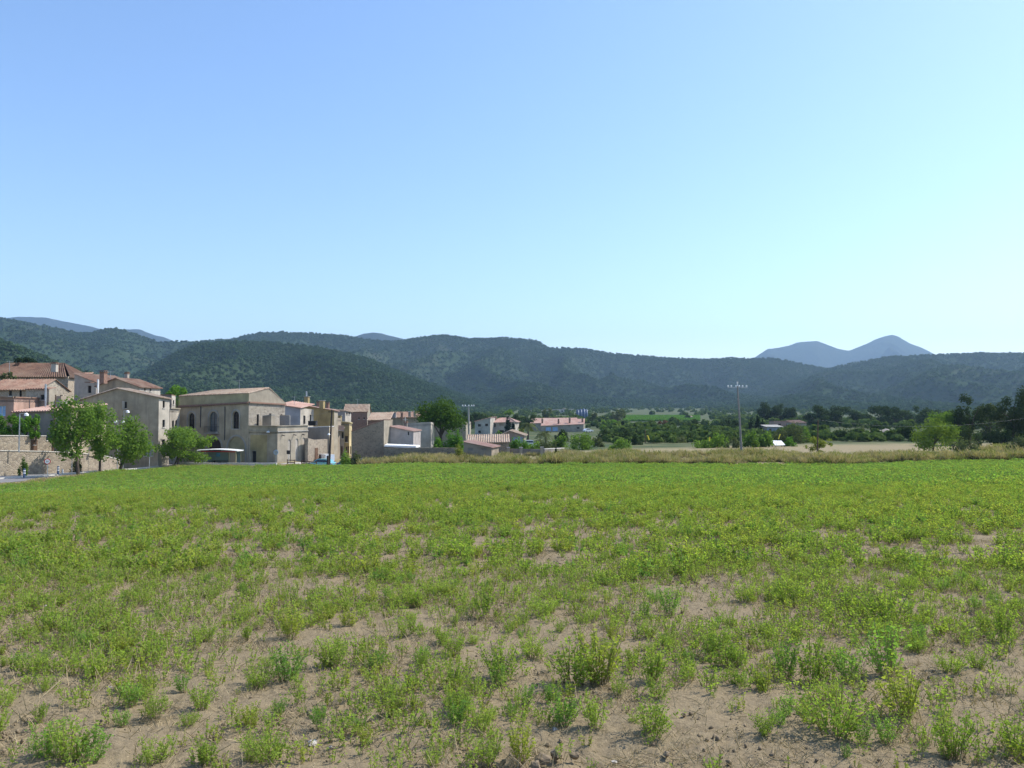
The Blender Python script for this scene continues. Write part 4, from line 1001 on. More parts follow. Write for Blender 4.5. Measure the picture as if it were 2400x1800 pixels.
b.walls('render_grey', 'render_beige', [(778, 788, 1035, 1047, 'n', 'render_white'), (777, 788, 1050, 1078, 'd', 'frame_dark')]).roof_flat('concrete')
b = Bld('balcony_house', 'narrow grey white house with a balcony and tall brown windows', (789, 147), 14, 807, 812, (1003, 1003, None), G0 - 0.5, 4)
b.walls('render_beige', 'render_beige', [(793, 796, 1013, 1031, 'w'), (801, 806, 1013, 1028, 'w'), (799, 804, 1046, 1068, 'd', 'wood_brown')]).roof_flat('concrete').cornice('render_cream')
bq = (b.A + b.B) / 2; tq = (b.B - b.A).normalized(); nq = Vector((tq.y, -tq.x)); q = bq + nq * 0.4
bo = MB().box((q.x, q.y, Z(1009, 147)), ((b.B - b.A).length * 0.95, 0.8, 0.15), R(14)).build('balcony', 'concrete', b.root)
MB().box((q.x + nq.x * 0.37, q.y + nq.y * 0.37, Z(1002.5, 147)), ((b.B - b.A).length * 0.95, 0.07, 0.9), R(14)).build('parapet', 'render_salmon', bo)
b = Bld('yellow_house', 'ochre yellow house with a bright lit edge against the dark barn', (798, 152), -4, 819, 825, (988, 990, 992), G0 - 0.5)
b.walls('render_ochre', 'render_yellow', [(809, 816, 1022, 1036, 'w', 'pane_dark'), (811, 814, 1047, 1058, 'w'), (815, 821, 1046, 1062, 'd', 'wood_brown')], [(821, 823.5, 1046, 1064, 'w')]).roof_flat('concrete').cornice('render_yellow').chimney(794.5, 974, 992, 159, 'render_ochre', 0.9, 'concrete', False)
b = Bld('lilac_house', 'lilac grey house with two white framed attic windows above the yellow house', (745, 172), -8, 809, 823, (957, 963, 966), G0)
b.walls('render_lilac', 'render_white', (), [(811.5, 815, 964.5, 972, 'w'), (817, 820.5, 965, 972, 'w')]).roof_cross('tile_pale', over=0.3).chimney(768, 945, 958, 174, 'brick_red', 0.6).chimney(746, 943, 957, 173, 'brick_red', 0.6)
b = Bld('brick_house', 'tall red brown brick house with a pale tile roof and a cream gable edge', (806, 186), 2, 861, 869, (965, 965, 967), G0)
b.walls('brick_red', 'render_cream', [(840, 843, 978, 983, 'w'), (852, 855, 978, 983, 'w')], (), None, (865, 948)).roof_side('tile_pale', over=0.2, per=0.3)
b = Bld('tiled_house', 'low house with mixed pale and brown roof tiles beyond the dark barn', (862, 165), 3, 912, 918, (985, 984, None), G0, 8)
b.walls('brick_red', 'render_beige').roof_shed('tile_pale', 1.5, per=0.3)
b = Bld('long_roof_house', 'low house with a long brown roof and white capped chimneys beside the pine', (908, 178), 2, 992, 1000, (979, 978, None), G0, 8)
b.walls('render_grey', 'render_grey').roof_shed('tile_red', 1.2, per=0.3).chimney(924, 967, 980, 176, 'render_lilac', 0.8, 'render_white', False).chimney(942, 969, 986, 173, 'brick_red', 0.45).chimney(960, 965, 977, 176, 'render_beige', 0.5, 'white_paint', False).chimney(972, 964, 977, 176, 'render_beige', 0.5, 'white_paint', False)
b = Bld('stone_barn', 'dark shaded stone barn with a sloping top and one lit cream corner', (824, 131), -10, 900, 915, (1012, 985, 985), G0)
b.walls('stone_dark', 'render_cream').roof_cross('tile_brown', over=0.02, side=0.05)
b = Bld('lean_to', 'lilac shaded lean-to with a pink tile roof edge in the white courtyard', (915, 133), -5, 969, 973, (1000, 1011, None), G0, 6, 'annex')
b.walls('render_lilac', 'render_lilac', [(956, 959, 1012, 1020, 'w')]).roof_cross('tile_pink', over=0.15, per=0.3)
b = Bld('pale_house', 'pale flat roofed house with a lit white edge left of the pine trunk', (949, 146), -12, 1010, 1017, (992, 989, 991), G0)
b.walls('render_white', 'render_white', [(975.5, 982, 1028, 1039, 'w')]).roof_flat('concrete').chimney(951.5, 991, 1004, 140, 'render_dark', 0.5)
q = XY(950, 140); mb = MB(); zt = Z(991, 140)
mb.tube([(q.x, q.y, zt), (q.x, q.y, zt + 1.0)], 0.04, 5)
mb.beam((q.x - 0.45, q.y, zt + 0.62), (q.x + 0.45, q.y, zt + 0.62), 0.05, 0.05); mb.build('aerial', 'white_paint', b.root)
p0, p1, p2, p3_ = XY(901, 126), XY(975, 122), XY(985, 126), XY(908, 132)
sl = thing('white_slab', 'bright white concrete terrace slab along the foot of the lean-to', 'terrace', (*XY(945, 126), Z(1049, 124)))
slab(sl, [(*p, Z(1044.5, 124)) for p in (p0, p1, p2, p3_)], 0.28, 'white_paint', 'slab')
MB().box((*XY(945, 127.5), Z(1060, 124)), (4.6, 3.0, 1.6), R(-18)).build('footing', 'stone_dark', sl)
long_wall('garden_wall', 'dark rough stone garden wall below the white courtyard', [XY(900, 123), XY(985, 121), XY(1070, 117)], G0 + 0.5, [Z(1051, 123), Z(1049, 121), Z(1050, 117)], 0.45, 'stone_dark')
b = Bld('grey_yard_house', 'plain pale grey yard building behind the umbrella pine', (1018, 172), -6, 1092, 1096, (990, 989, None), G0, 7)
b.walls('render_beige', 'render_cream', [(1030, 1036, 1000, 1012, 'n', 'render_white')]).roof_flat('concrete')
b = Bld('front_shed', 'small brown rendered shed with a pink sloping tile roof and two wall vents', (1087, 113), -12, 1152, 1157, (1036, 1049, None), G0 + 0.5, 4.5, 'shed')
b.walls('render_beige', 'render_beige', [(1097, 1109, 1049, 1056, 'n', 'render_dark'), (1128, 1140, 1048, 1055, 'n', 'render_dark')]).roof_cross('tile_pink', over=0.25, side=0.15, per=0.3)
b = Bld('tiled_shed', 'stone shed with a broad striped roof of pale barrel tiles', (1094, 121), 1, 1193, 1196, (1038, 1036.5, None), G0 + 0.5, 5, 'shed')
b.walls('stone_dark', 'stone_beige').roof_shed('tile_pale', 1.0, over=0.2, side=0.1, per=0.34, amp=0.08)
b = Bld('garage', 'brown gabled garage with a pale blue grey shutter door', (1168, 150), -4, 1228, 1232, (1023, 1020.5, None), G0, 7)
b.walls('render_salmon', 'render_beige', [(1200, 1226, 1022, 1038, 'n', 'render_blue')], (), (1195, 1010)).roof_front('tile_pale', over=0.4)
b = Bld('villa_wing', 'white gabled wing of the villa with a red verge', (1113, 300), -14, 1149, 1152, (988, 979, None), -11, 9)
b.walls('render_white', 'render_white', [(1120, 1127, 994, 1000, 'w'), (1137, 1144, 993, 999, 'w'), (1121, 1127, 1009, 1015, 'w')]).roof_shed('tile_pink', 0.2, per=0.5)
b = Bld('villa', 'white villa with shaded upper loggia and a low grey red hip roof behind the cypress', (1148, 304), -10, 1206, 1208, (990, 988, None), -11, 10)
b.walls('render_white', 'render_white', [(1158, 1162, 993, 1001, 'w'), (1170, 1181, 992, 998, 'n', 'render_beige'), (1193, 1203, 992, 998, 'n', 'render_beige'), (1170, 1181, 1008, 1016, 'w')]).roof_hip('tile_pink', 1.5, 3.0, over=0.7, per=0.5).chimney(1161, 977, 984, 306, 'brick_red', 0.8)
for lab, A_, ang, pB, tops, wins in (('long row house with pink roof, blue windows and four chimneys, front row', (1268, 332), -7, 1368, (998, 994, None), True),
                                    ('long low row house with plain pink roof, rear of the two rows', (1243, 356), -7, 1350, (992, 991, None), False)):
    b = Bld('row_house', lab, A_, ang, pB, pB + 3, tops, -11, 9, group='pink roofed row houses')
    b.walls('render_cream', 'render_white', [(1279, 1291, 1001, 1010, 'v', 'blue_shutter'), (1295, 1307, 1001, 1010, 'v', 'blue_shutter'), (1352, 1358, 1001, 1005, 'w')] if wins else ()).roof_shed('tile_pink', 2.1, per=0.5)
    if wins:
        for px, y in ((1271, 984), (1309, 985), (1335, 983), (1365, 984)): b.chimney(px, y - 3, y + 8, 333, 'brick_red', 0.7, 'render_white', False)
b = Bld('stucco_hut', 'small tan hut with a shallow pale roof beside thin cypresses', (1486, 330), 2, 1521, 1524, (1001, 1000.5, None), -10, 6, 'hut')
b.walls('render_beige', 'render_cream', (), (), (1503, 994)).roof_front('tile_pale', per=0.5)
b = Bld('white_roof_shed', 'blue grey shed with a bright white sheet roof among the bushes', (1797, 215), -3, 1834, 1838, (1001, 1001, None), -9, 6, 'shed')
b.walls('render_blue', 'render_beige', [(1802, 1808, 1005, 1014, 'd')]).roof_shed('concrete', 0.45, per=0.6, amp=0.03)
b = Bld('brown_farm', 'low brown farm building under the dark oaks', (1814, 330), -3, 1858, 1862, (988, 988, None), -9, 8, 'barn')
b.walls('render_salmon', 'render_salmon', [(1824, 1830, 993, 999, 'w'), (1842, 1848, 993, 999, 'w')]).roof_flat('tile_brown', 0.2, -0.1)
b = Bld('orange_farm', 'small orange roofed farm outbuilding under the dark oaks', (1860, 318), 4, 1890, 1893, (992, 991, None), -9, 7, 'barn')
b.walls('stone_beige', 'stone_beige', [(1866, 1871, 995, 1000, 'w')]).roof_shed('tile_red', 1.0, per=0.5)
b = Bld('far_hut', 'tiny white hut beside a dark tree at the vineyard edge', (1613, 650), 0, 1623, 1625, (977, 977, None), -6, 4, 'hut')
b.walls('render_white', 'render_white', [(1615, 1617, 978, 982, 'd')]).roof_shed('tile_pale', 0.8, per=0.8)
b = Bld('hill_foot_house', 'small white house at the foot of the hills beside the long pale barrier', (1313, 980), -5, 1330, 1332, (961, 960.5, None), -3, 9)
b.walls('render_white', 'render_white', [(1316, 1319, 962, 966, 'w')], (), (1322, 956.5)).roof_front('tile_pale', per=1.0)
for k, (px, dd) in enumerate(((1354, 604), (1361, 598), (1368, 592), (1374, 600))):
    q = XY(px, dd); z0, z1 = gz(px, dd) - 0.3, Z((962, 960.5, 959.5, 961)[k], dd)
    t_ = thing('storage_silo', ('leftmost of the four dark blue silos', 'second from left of the four dark blue silos', 'brightest silo, third of the four dark blue silos', 'rightmost of the four dark blue silos')[k] + ' below the hills', 'silo', (q.x, q.y, z0), 'four dark blue silos')
    MB().tube([(q.x, q.y, z0), (q.x, q.y, z1)], 1.15, 16).build('tank', 'blue_paint', t_, True)
    MB().tube([(q.x, q.y, z1), (q.x, q.y, z1 + 0.8)], [1.2, 0.15], 16).build('cone_roof', 'blue_paint', t_)
    for a in range(4):
        MB().tube([(q.x + 1.0 * math.cos(a * 1.57), q.y + 1.0 * math.sin(a * 1.57), z0 - 0.3), (q.x + 1.0 * math.cos(a * 1.57), q.y + 1.0 * math.sin(a * 1.57), z0 + 0.4)], 0.12, 5).build('leg', 'metal_dark', t_)
for lab, x0, x1, d0, y0, y1 in (('long pale roadside barrier below the wooded hill, left stretch', 1098, 1181, 960, 972, 967), ('long pale roadside barrier below the wooded hill, right stretch', 1238, 1345, 1000, 966, 960)):
    a_, c_ = XY(x0, d0), XY(x1, d0 + 30)
    long_wall('road_barrier', lab, [a_, a_.lerp(c_, 0.5), c_], min(gz(x0, d0), gz(x1, d0 + 30)) - 1, [Z(y0 - 3, d0), Z((y0 + y1) / 2 - 3, d0 + 15), Z(y1 - 2, d0 + 30)], 0.5, 'concrete', None, 'barrier')

for px, py, d in ((20, 868, 128), (258, 893, 121), (838, 950, 188), (1000, 968, 180), (690, 949, 139), (560, 913, 124)):      # television aerials on the roofs
    q = XY(px, d); z = Z(py, d); best = min((o for o in ORG if o.parent is None and o.get('category') == 'house'), key=lambda o: (ORG[o].xy - q).length)
    mb = MB().tube([(q.x, q.y, z - 0.6), (q.x, q.y, z + 1.5)], 0.03, 5)
    mb.beam((q.x - 0.5, q.y, z + 1.4), (q.x + 0.5, q.y, z + 1.4), 0.03, 0.03)
    for k in range(5): mb.beam((q.x - 0.45 + 0.22 * k, q.y - 0.25, z + 1.4), (q.x - 0.45 + 0.22 * k, q.y + 0.25, z + 1.4), 0.025, 0.025)
    mb.build('aerial', 'metal_grey', best)

# ------------------------------------------------------------------ road, pavement, terraces
def strip(name, near, far, mat, lift, n=60, m=6):
    """sheet laid on the ground between two edge lines given as (px, depth)"""
    npx, nd = zip(*near); fpx, fd = zip(*far); V, F = [], []
    for i in range(n + 1):
        f = i / n
        a = XY(np.interp(f, np.linspace(0, 1, len(npx)), npx), np.interp(f, np.linspace(0, 1, len(nd)), nd))
        b = XY(np.interp(f, np.linspace(0, 1, len(fpx)), fpx), np.interp(f, np.linspace(0, 1, len(fd)), fd))
        for j in range(m + 1):
            p = a.lerp(b, j / m); V.append((p.x, p.y, gxy(p.x, p.y) + lift))
    for i in range(n):
        for j in range(m):
            k = i * (m + 1) + j; F.append((k, k + m + 1, k + m + 2, k + 1))
    me = bpy.data.meshes.new(name); me.from_pydata(V, [], F); me.materials.append(MATS[mat]); me.update()
    for p in me.polygons:
        if p.normal.z < 0: p.flip()
    return tag(link(name, me), kind='structure')
NEAR = [(-300, 67), (0, 75), (113, 81.5), (187, 87.5), (236, 93.5), (281, 98.5), (410, 113.5), (430, 114.4)]
FAR = [(-300, 73.5), (0, 81), (113, 87), (187, 92.3), (236, 97.5), (281, 103), (372, 112.5), (420, 125)]
BACK = [(-300, 77), (0, 84.6), (113, 90.8), (187, 96.2), (236, 101), (283, 107.5), (372, 113.6), (420, 125.5)]
strip('road', NEAR, FAR, 'asphalt', 0.03)
strip('pavement', FAR, BACK, 'pavement', 0.14)
strip('forecourt', [(424, 114.9), (540, 115.6), (650, 114.6)], [(419, 126), (520, 122), (652, 118)], 'asphalt', 0.03)
strip('lane', [(655, 116), (740, 114), (850, 114)], [(722, 122), (772, 132), (850, 126)], 'pavement', 0.03)
def kerb(name, line, w, h, mat):
    mb = MB()
    for (p0, d0), (p1, d1) in zip(line, line[1:]):
        for k in range(6):
            a, b = XY(p0 + (p1 - p0) * k / 6, d0 + (d1 - d0) * k / 6), XY(p0 + (p1 - p0) * (k + 1) / 6, d0 + (d1 - d0) * (k + 1) / 6)
            mb.beam((a.x, a.y, gxy(a.x, a.y) + h / 2 - 0.05), (b.x, b.y, gxy(b.x, b.y) + h / 2 - 0.05), w, h + 0.1)
    return tag(mb.build(name, mat), kind='structure')
kerb('kerb', FAR[:-1], 0.22, 0.17, 'kerb_stone')
kerb('forecourt_kerb', [(424, 114.6), (540, 115.3), (650, 114.3)], 0.3, 0.34, 'kerb_stone')
WL = [(-120, 80), (0, 85), (100, 90.8), (180, 96.3), (240, 101.8), (283, 108)]
WT = [Z(y, d) for y, (p, d) in zip((1057, 1057, 1058.5, 1062, 1068, 1078), WL)]
wl = [XY(*p) for p in WL]
long_wall('retaining_wall', 'long beige rubble retaining wall with pale coping behind the roadside pavement', wl, -9.5, WT, 0.5, 'stone_wall', 'kerb_stone')
UL = [XY(-120, 84.5), XY(0, 88.6), XY(109, 94.2)]
r = long_wall('upper_wall', 'upper stone garden wall with a brown gate door under the hedge', UL, -6.2, [Z(1021, 84.5), Z(1022, 88.6), Z(1022.5, 94.2)], 0.45, 'stone_wall', 'kerb_stone')
t = (UL[2] - UL[1]).normalized(); n_ = Vector((t.y, -t.x)); q = along(UL[1], 81.5, math.degrees(math.atan2(t.y, t.x))) + n_ * 0.04
dr = MB().box((q.x, q.y, Z(1044, 92.8)), (0.75, 0.1, 1.25), math.atan2(t.y, t.x)).build('gate_door', 'wood_brown', r)
MB().box((q.x + n_.x * 0.07, q.y + n_.y * 0.07, Z(1043, 92.8)), (0.5, 0.04, 0.07), math.atan2(t.y, t.x)).build('door_bar', 'frame_white', dr)
long_wall('low_upper_wall', 'lower stepped stretch of stone wall between the upper wall and the big trees', [XY(109.5, 94.3), XY(170, 98.5)], -6.2, [Z(1034, 94.3), Z(1036, 98.5)], 0.45, 'stone_wall', 'kerb_stone')
def terrace(name, front, zf, back, zk):
    mb = MB()
    for i in range(len(front) - 1):
        mb.poly([(*front[i], zf[i]), (*front[i + 1], zf[i + 1]), (*back[i + 1], zk[i + 1]), (*back[i], zk[i])])
    return tag(mb.build(name, 'ground'), kind='structure')
off = lambda p, k: p + Vector((-0.5, 0.87)) * k
terrace('lower_terrace', [off(p, 0.2) for p in wl], [z - 0.12 for z in WT], [off(p, 5.2) for p in wl], [z - 0.1 for z in WT])
up = [XY(-120, 84.9), XY(0, 89), XY(109, 94.6), XY(170, 98.8), XY(200, 104)]
terrace('upper_terrace', up, [-3.3, -3.4, -3.5, -4.3, -4.6], [off(p, 45) for p in up], [-2.2] * 5)

# ------------------------------------------------------------------ street furniture
def sign_post(name, label, px, d, ybase, ytop, r=0.035, mat='metal_grey', zb=None):
    q = XY(px, d); z0 = (gxy(q.x, q.y) if zb is None else zb); z1 = Z(ytop, d)
    t_ = thing(name, label, 'sign', (q.x, q.y, z0))
    MB().tube([(q.x, q.y, z0 - 0.1), (q.x, q.y, z1)], r, 8).build('post', mat, t_)
    return t_, q, z0, z1
t_, q, z0, z1 = sign_post('speed_sign', 'round red rimmed speed limit sign on a grey post at the field edge', 114, 80.6, 1125, 1076)
zc = Z(1081.5, 80.6)
dk = MB().disc((q.x, q.y - 0.06, zc), (0.5, -0.86, 0), 0.30, 20, 0.02).build('red_rim', 'red_paint', t_)
nn = Vector((0.5, -0.86, 0)).normalized()
MB().disc(Vector((q.x, q.y - 0.06, zc)) + nn * 0.016, nn, 0.215, 20, 0.012).build('white_face', 'white_paint', dk)
fc = bpy.data.curves.new('digits', 'FONT'); fc.body = '50'; fc.size = 0.27; fc.align_x = 'CENTER'; fc.align_y = 'CENTER'; fc.extrude = 0.003
fo = bpy.data.objects.new('digits', fc); COL.objects.link(fo)
me = bpy.data.meshes.new_from_object(fo); bpy.data.objects.remove(fo); me.materials.append(MATS['frame_dark'])
fo = link('digits', me, dk); c3 = Vector((q.x, q.y - 0.06, zc)) + nn * 0.028 - ORG[dk]
fo.location = c3; fo.rotation_euler = (R(90), 0, math.atan2(nn.x, -nn.y))
t_, q, z0, z1 = sign_post('warning_sign', 'brown backed triangular sign on a thin post left of the big tree', 171, 85.6, 1118, 1056)
zc = Z(1062, 85.6); nn = Vector((0.3, -0.95, 0)).normalized(); tt = Vector((0.95, 0.3, 0))
a_, b_, c_ = [Vector((q.x, q.y - 0.05, zc)) + v for v in (tt * -0.34 + Vector((0, 0, -0.3)), tt * 0.34 + Vector((0, 0, -0.3)), Vector((0, 0, 0.36)))]
mb = MB(); o_ = nn * 0.012
mb.poly([a_ + o_, b_ + o_, c_ + o_]); mb.poly([c_ - o_, b_ - o_, a_ - o_])
for u, v in ((a_, b_), (b_, c_), (c_, a_)): mb.poly([u - o_, v - o_, v + o_, u + o_])
pl = mb.build('sign_plate', 'wood_dark', t_)
MB().box((q.x + 0.12, q.y - 0.07, zc - 0.42), (0.32, 0.03, 0.12)).build('sub_plate', 'wood_dark', t_)
t_, q, z0, z1 = sign_post('board_sign', 'large blank grey board seen from behind on one post by the road', 352, 104, 1097, 1036, 0.05)
MB().box((q.x, q.y - 0.07, Z(1052, 104)), (0.95, 0.04, 1.85), R(12)).build('board', 'sign_grey', t_)
MB().box((q.x - 0.1, q.y - 0.08, Z(1069, 104)), (1.2, 0.05, 0.12), R(12)).build('lower_plate', 'metal_grey', t_)
t_, q, z0, z1 = sign_post('round_sign', 'round pale grey sign back on a post at the corner of the terrace wing', 648, 115.3, 1086, 1053)
MB().disc((q.x, q.y - 0.06, Z(1060, 115.3)), (0, -1, 0), 0.35, 18, 0.02).build('disc', 'blue_shutter', t_)
MB().disc((q.x, q.y - 0.075, Z(1060, 115.3)), (0, -1, 0), 0.30, 18, 0.02).build('disc_back', 'metal_grey', t_)
t_, q, z0, z1 = sign_post('dark_sign', 'small dark square sign on a thin post before the arched niches', 677, 115, 1086, 1055)
MB().box((q.x, q.y - 0.05, Z(1060, 115)), (0.5, 0.03, 0.55)).build('plate', 'wood_dark', t_)
for px, d, lab in ((60, 82.0, 'blue and white banded bollard before the ivy on the retaining wall'), (139, 88.4, 'blue and white banded bollard between the two road signs')):
    q = XY(px, d); z0 = gxy(q.x, q.y) + 0.14
    t_ = thing('bollard', lab, 'bollard', (q.x, q.y, z0), 'banded bollards on the pavement edge')
    MB().tube([(q.x, q.y, z0), (q.x, q.y, z0 + 0.86), (q.x, q.y, z0 + 0.92)], [0.11, 0.11, 0.06], 12).build('post', 'blue_paint', t_)
    for zz in (0.42, 0.66): MB().tube([(q.x, q.y, z0 + zz), (q.x, q.y, z0 + zz + 0.11)], 0.118, 12).build('white_band', 'white_paint', t_)
q = XY(149.5, 92.2); z0 = gxy(q.x, q.y) + 0.13
t_ = thing('marker_post', 'short white marker post at the foot of the retaining wall', 'post', (q.x, q.y, z0))
MB().box((q.x, q.y, z0 + 0.22), (0.13, 0.13, 0.44), 0.2, 0.8).build('shaft', 'white_paint', t_); MB().box((q.x, q.y, z0 + 0.46), (0.12, 0.12, 0.04), 0.2).build('cap', 'concrete', t_)
def lamp_post(label, px, d, ytop, zb, heads, r=0.06, mat='metal_grey', name='street_lamp'):
    q = XY(px, d); z1 = Z(ytop, d); t_ = thing(name, label, 'street lamp', (q.x, q.y, zb))
    MB().tube([(q.x, q.y, zb - 0.1), (q.x, q.y, z1)], [r * 1.2, r * 0.8], 8).build('pole', mat, t_)
    for hx, hy in heads:
        e = XY(hx, d); zh = Z(hy, d)
        a = MB().tube([(q.x, q.y, zh + 0.12), (e.x, e.y, zh + 0.16)], 0.03, 6).build('arm', mat, t_)
        MB().tube([(e.x, e.y, zh + 0.2), (e.x, e.y, zh + 0.1), (e.x, e.y, zh - 0.12)], [0.05, 0.2, 0.24], 10).build('lamp_head', 'white_paint', a)
    return t_
lamp_post('tall grey street lamp with a white bell head before the hedge', 46.5, 86.5, 969, -4.3, [(62, 972)])
lamp_post('street lamp with white bracket head above the third roadside tree', 290.5, 103, 963, gxy(*XY(290.5, 103)), [(299, 965)], 0.05)
lamp_post('street lamp with twin white arms in the crowns of the roadside trees', 277, 100, 987, gxy(*XY(277, 100)), [(272, 989), (288, 989)], 0.05)
m_plain('pole_concrete', (0.25, 0.225, 0.20), 0.9)
def pole(name, label, px, d, ytop, pxtop, r0, r1, mat, zb=None):
    q, e = XY(px, d), XY(pxtop, d); z0 = gxy(q.x, q.y) if zb is None else zb
    t_ = thing(name, label, 'pole', (q.x, q.y, z0))
    MB().tube([(q.x, q.y, z0 - 0.3), ((q.x + e.x) / 2, d, (z0 + Z(ytop, d)) / 2), (e.x, d, Z(ytop, d))], [r0, (r0 + r1) / 2, r1], 10).build('shaft', mat, t_)
    return t_, Vector((e.x, d, Z(ytop, d)))
pole('wooden_pole', 'slim brown wooden pole rising behind the retaining wall', 125, 93.2, 925, 130, 0.10, 0.07, 'wood_brown', -4.6)
t_, tp = pole('telegraph_pole', 'dark leaning wooden telegraph pole at the field edge before the village', 772, 108, 960, 778, 0.17, 0.10, 'wood_dark')
q = XY(771.5, 107.9); z0 = gxy(q.x, q.y)
MB().tube([(q.x - 0.12, q.y - 0.15, z0 - 0.2), (q.x - 0.1, q.y - 0.15, z0 + 1.6)], 0.16, 8).build('stub_post', 'wood_dark', t_)
MB().beam((tp.x - 0.5, tp.y, tp.z - 0.3), (tp.x + 0.3, tp.y, tp.z - 0.3), 0.08, 0.1).build('crossarm', 'wood_dark', t_)
lq = XY(773, 108); la = MB().beam((lq.x, lq.y, Z(1016, 108)), (lq.x, lq.y - 0.5, Z(1016, 108)), 0.05, 0.05).build('lamp_arm', 'metal_grey', t_)
MB().tube([(lq.x, lq.y - 0.5, Z(1015, 108)), (lq.x, lq.y - 0.5, Z(1019, 108))], [0.08, 0.2], 10).build('lamp_head', 'white_paint', la)
t_, tp = pole('power_pole', 'tall concrete power pole with white insulators on a crossarm', 1738, 110, 905, 1729, 0.16, 0.10, 'pole_concrete')
MB().beam((tp.x - 1.35, tp.y, tp.z - 0.2), (tp.x + 1.35, tp.y, tp.z - 0.2), 0.14, 0.12).build('crossarm', 'metal_grey', t_)
for dx in (-1.3, -0.85, -0.2, 0.25, 0.7, 1.25):
    MB().tube([(tp.x + dx, tp.y, tp.z - 0.14), (tp.x + dx, tp.y, tp.z - 0.02), (tp.x + dx, tp.y, tp.z + 0.14)], [0.06, 0.13, 0.07], 8).build('insulator', 'white_paint', t_)
MB().tube([(tp.x, tp.y, tp.z), (tp.x, tp.y, tp.z + 0.3), (tp.x, tp.y, tp.z + 0.62)], [0.05, 0.06, 0.13], 8).build('insulator', 'white_paint', t_)
t_, tp2 = pole('distribution_pole', 'grey pole with a row of white insulators right of the umbrella pine', 1100, 150, 952, 1098, 0.22, 0.14, 'concrete', -9)
MB().beam((tp2.x - 1.15, tp2.y, tp2.z), (tp2.x + 1.15, tp2.y, tp2.z), 0.12, 0.1).build('crossarm', 'metal_grey', t_)
for dx in (-1.1, -0.6, 0.05, 0.6, 1.0): MB().tube([(tp2.x + dx, tp2.y, tp2.z + 0.04), (tp2.x + dx, tp2.y, tp2.z + 0.28)], [0.12, 0.1], 8).build('insulator', 'white_paint', t_)
t_, tp3 = pole('line_pole', 'thin dark wooden pole beside the small olive tree', 1914, 107, 984, 1917, 0.10, 0.07, 'wood_brown')
t_, tp4 = pole('line_pole', 'short wooden line pole among the bushes left of the power pole', 1512, 172, 1006, 1512, 0.10, 0.08, 'wood_brown')
t_, tp5 = pole('line_pole', 'wooden line pole standing just outside the right edge of the field', 2470, 112, 968, 2470, 0.11, 0.08, 'wood_brown')
def wire(label, a, b, sag, r=0.006):
    pts = [a.lerp(b, k / 24) + Vector((0, 0, -sag * 4 * (k / 24) * (1 - k / 24))) for k in range(25)]
    return tag(MB().tube(pts, r, 5).build('overhead_wire', 'sign_grey'), label, 'wire')
wire('light overhead wire sagging from the thin pole towards the right edge', tp3, tp5, 1.35)
wire('overhead wire from the short pole to the thin pole behind the power pole', tp4, tp3, 0.9)
wire('overhead wire running from the telegraph pole to the terrace parapet', Vector((*XY(778, 108), Z(963, 108))), Vector((*XY(655, 117), Z(985, 117))), 0.25, 0.008)
for px, y0, y1, lean, lab in ((1517, 1020, 1031, 0.28, 'leftmost'), (1663, 1024, 1034, -0.1, 'middle'), (1828, 1017, 1029, -0.3, 'rightmost')):
    d = 128; q = XY(px, d); z0, z1 = Z(y1, d), Z(y0, d); g0 = gxy(q.x, q.y)
    t_ = thing('stay_guard', lab + ' of the three yellow stay wire guards among the bushes', 'guard', (q.x, q.y, g0), 'yellow guards on stay wires')
    k = lean / (z1 - z0)
    MB().tube([(q.x + k * (z1 - g0), q.y, g0), (q.x - lean * 0.2, q.y, z1 + 0.3)], 0.015, 5).build('stay_wire', 'metal_dark', t_)
    MB().tube([(q.x + lean, q.y - 0.02, z0), (q.x, q.y - 0.02, z1)], 0.085, 8).build('guard_tube', 'yellow_plastic', t_)
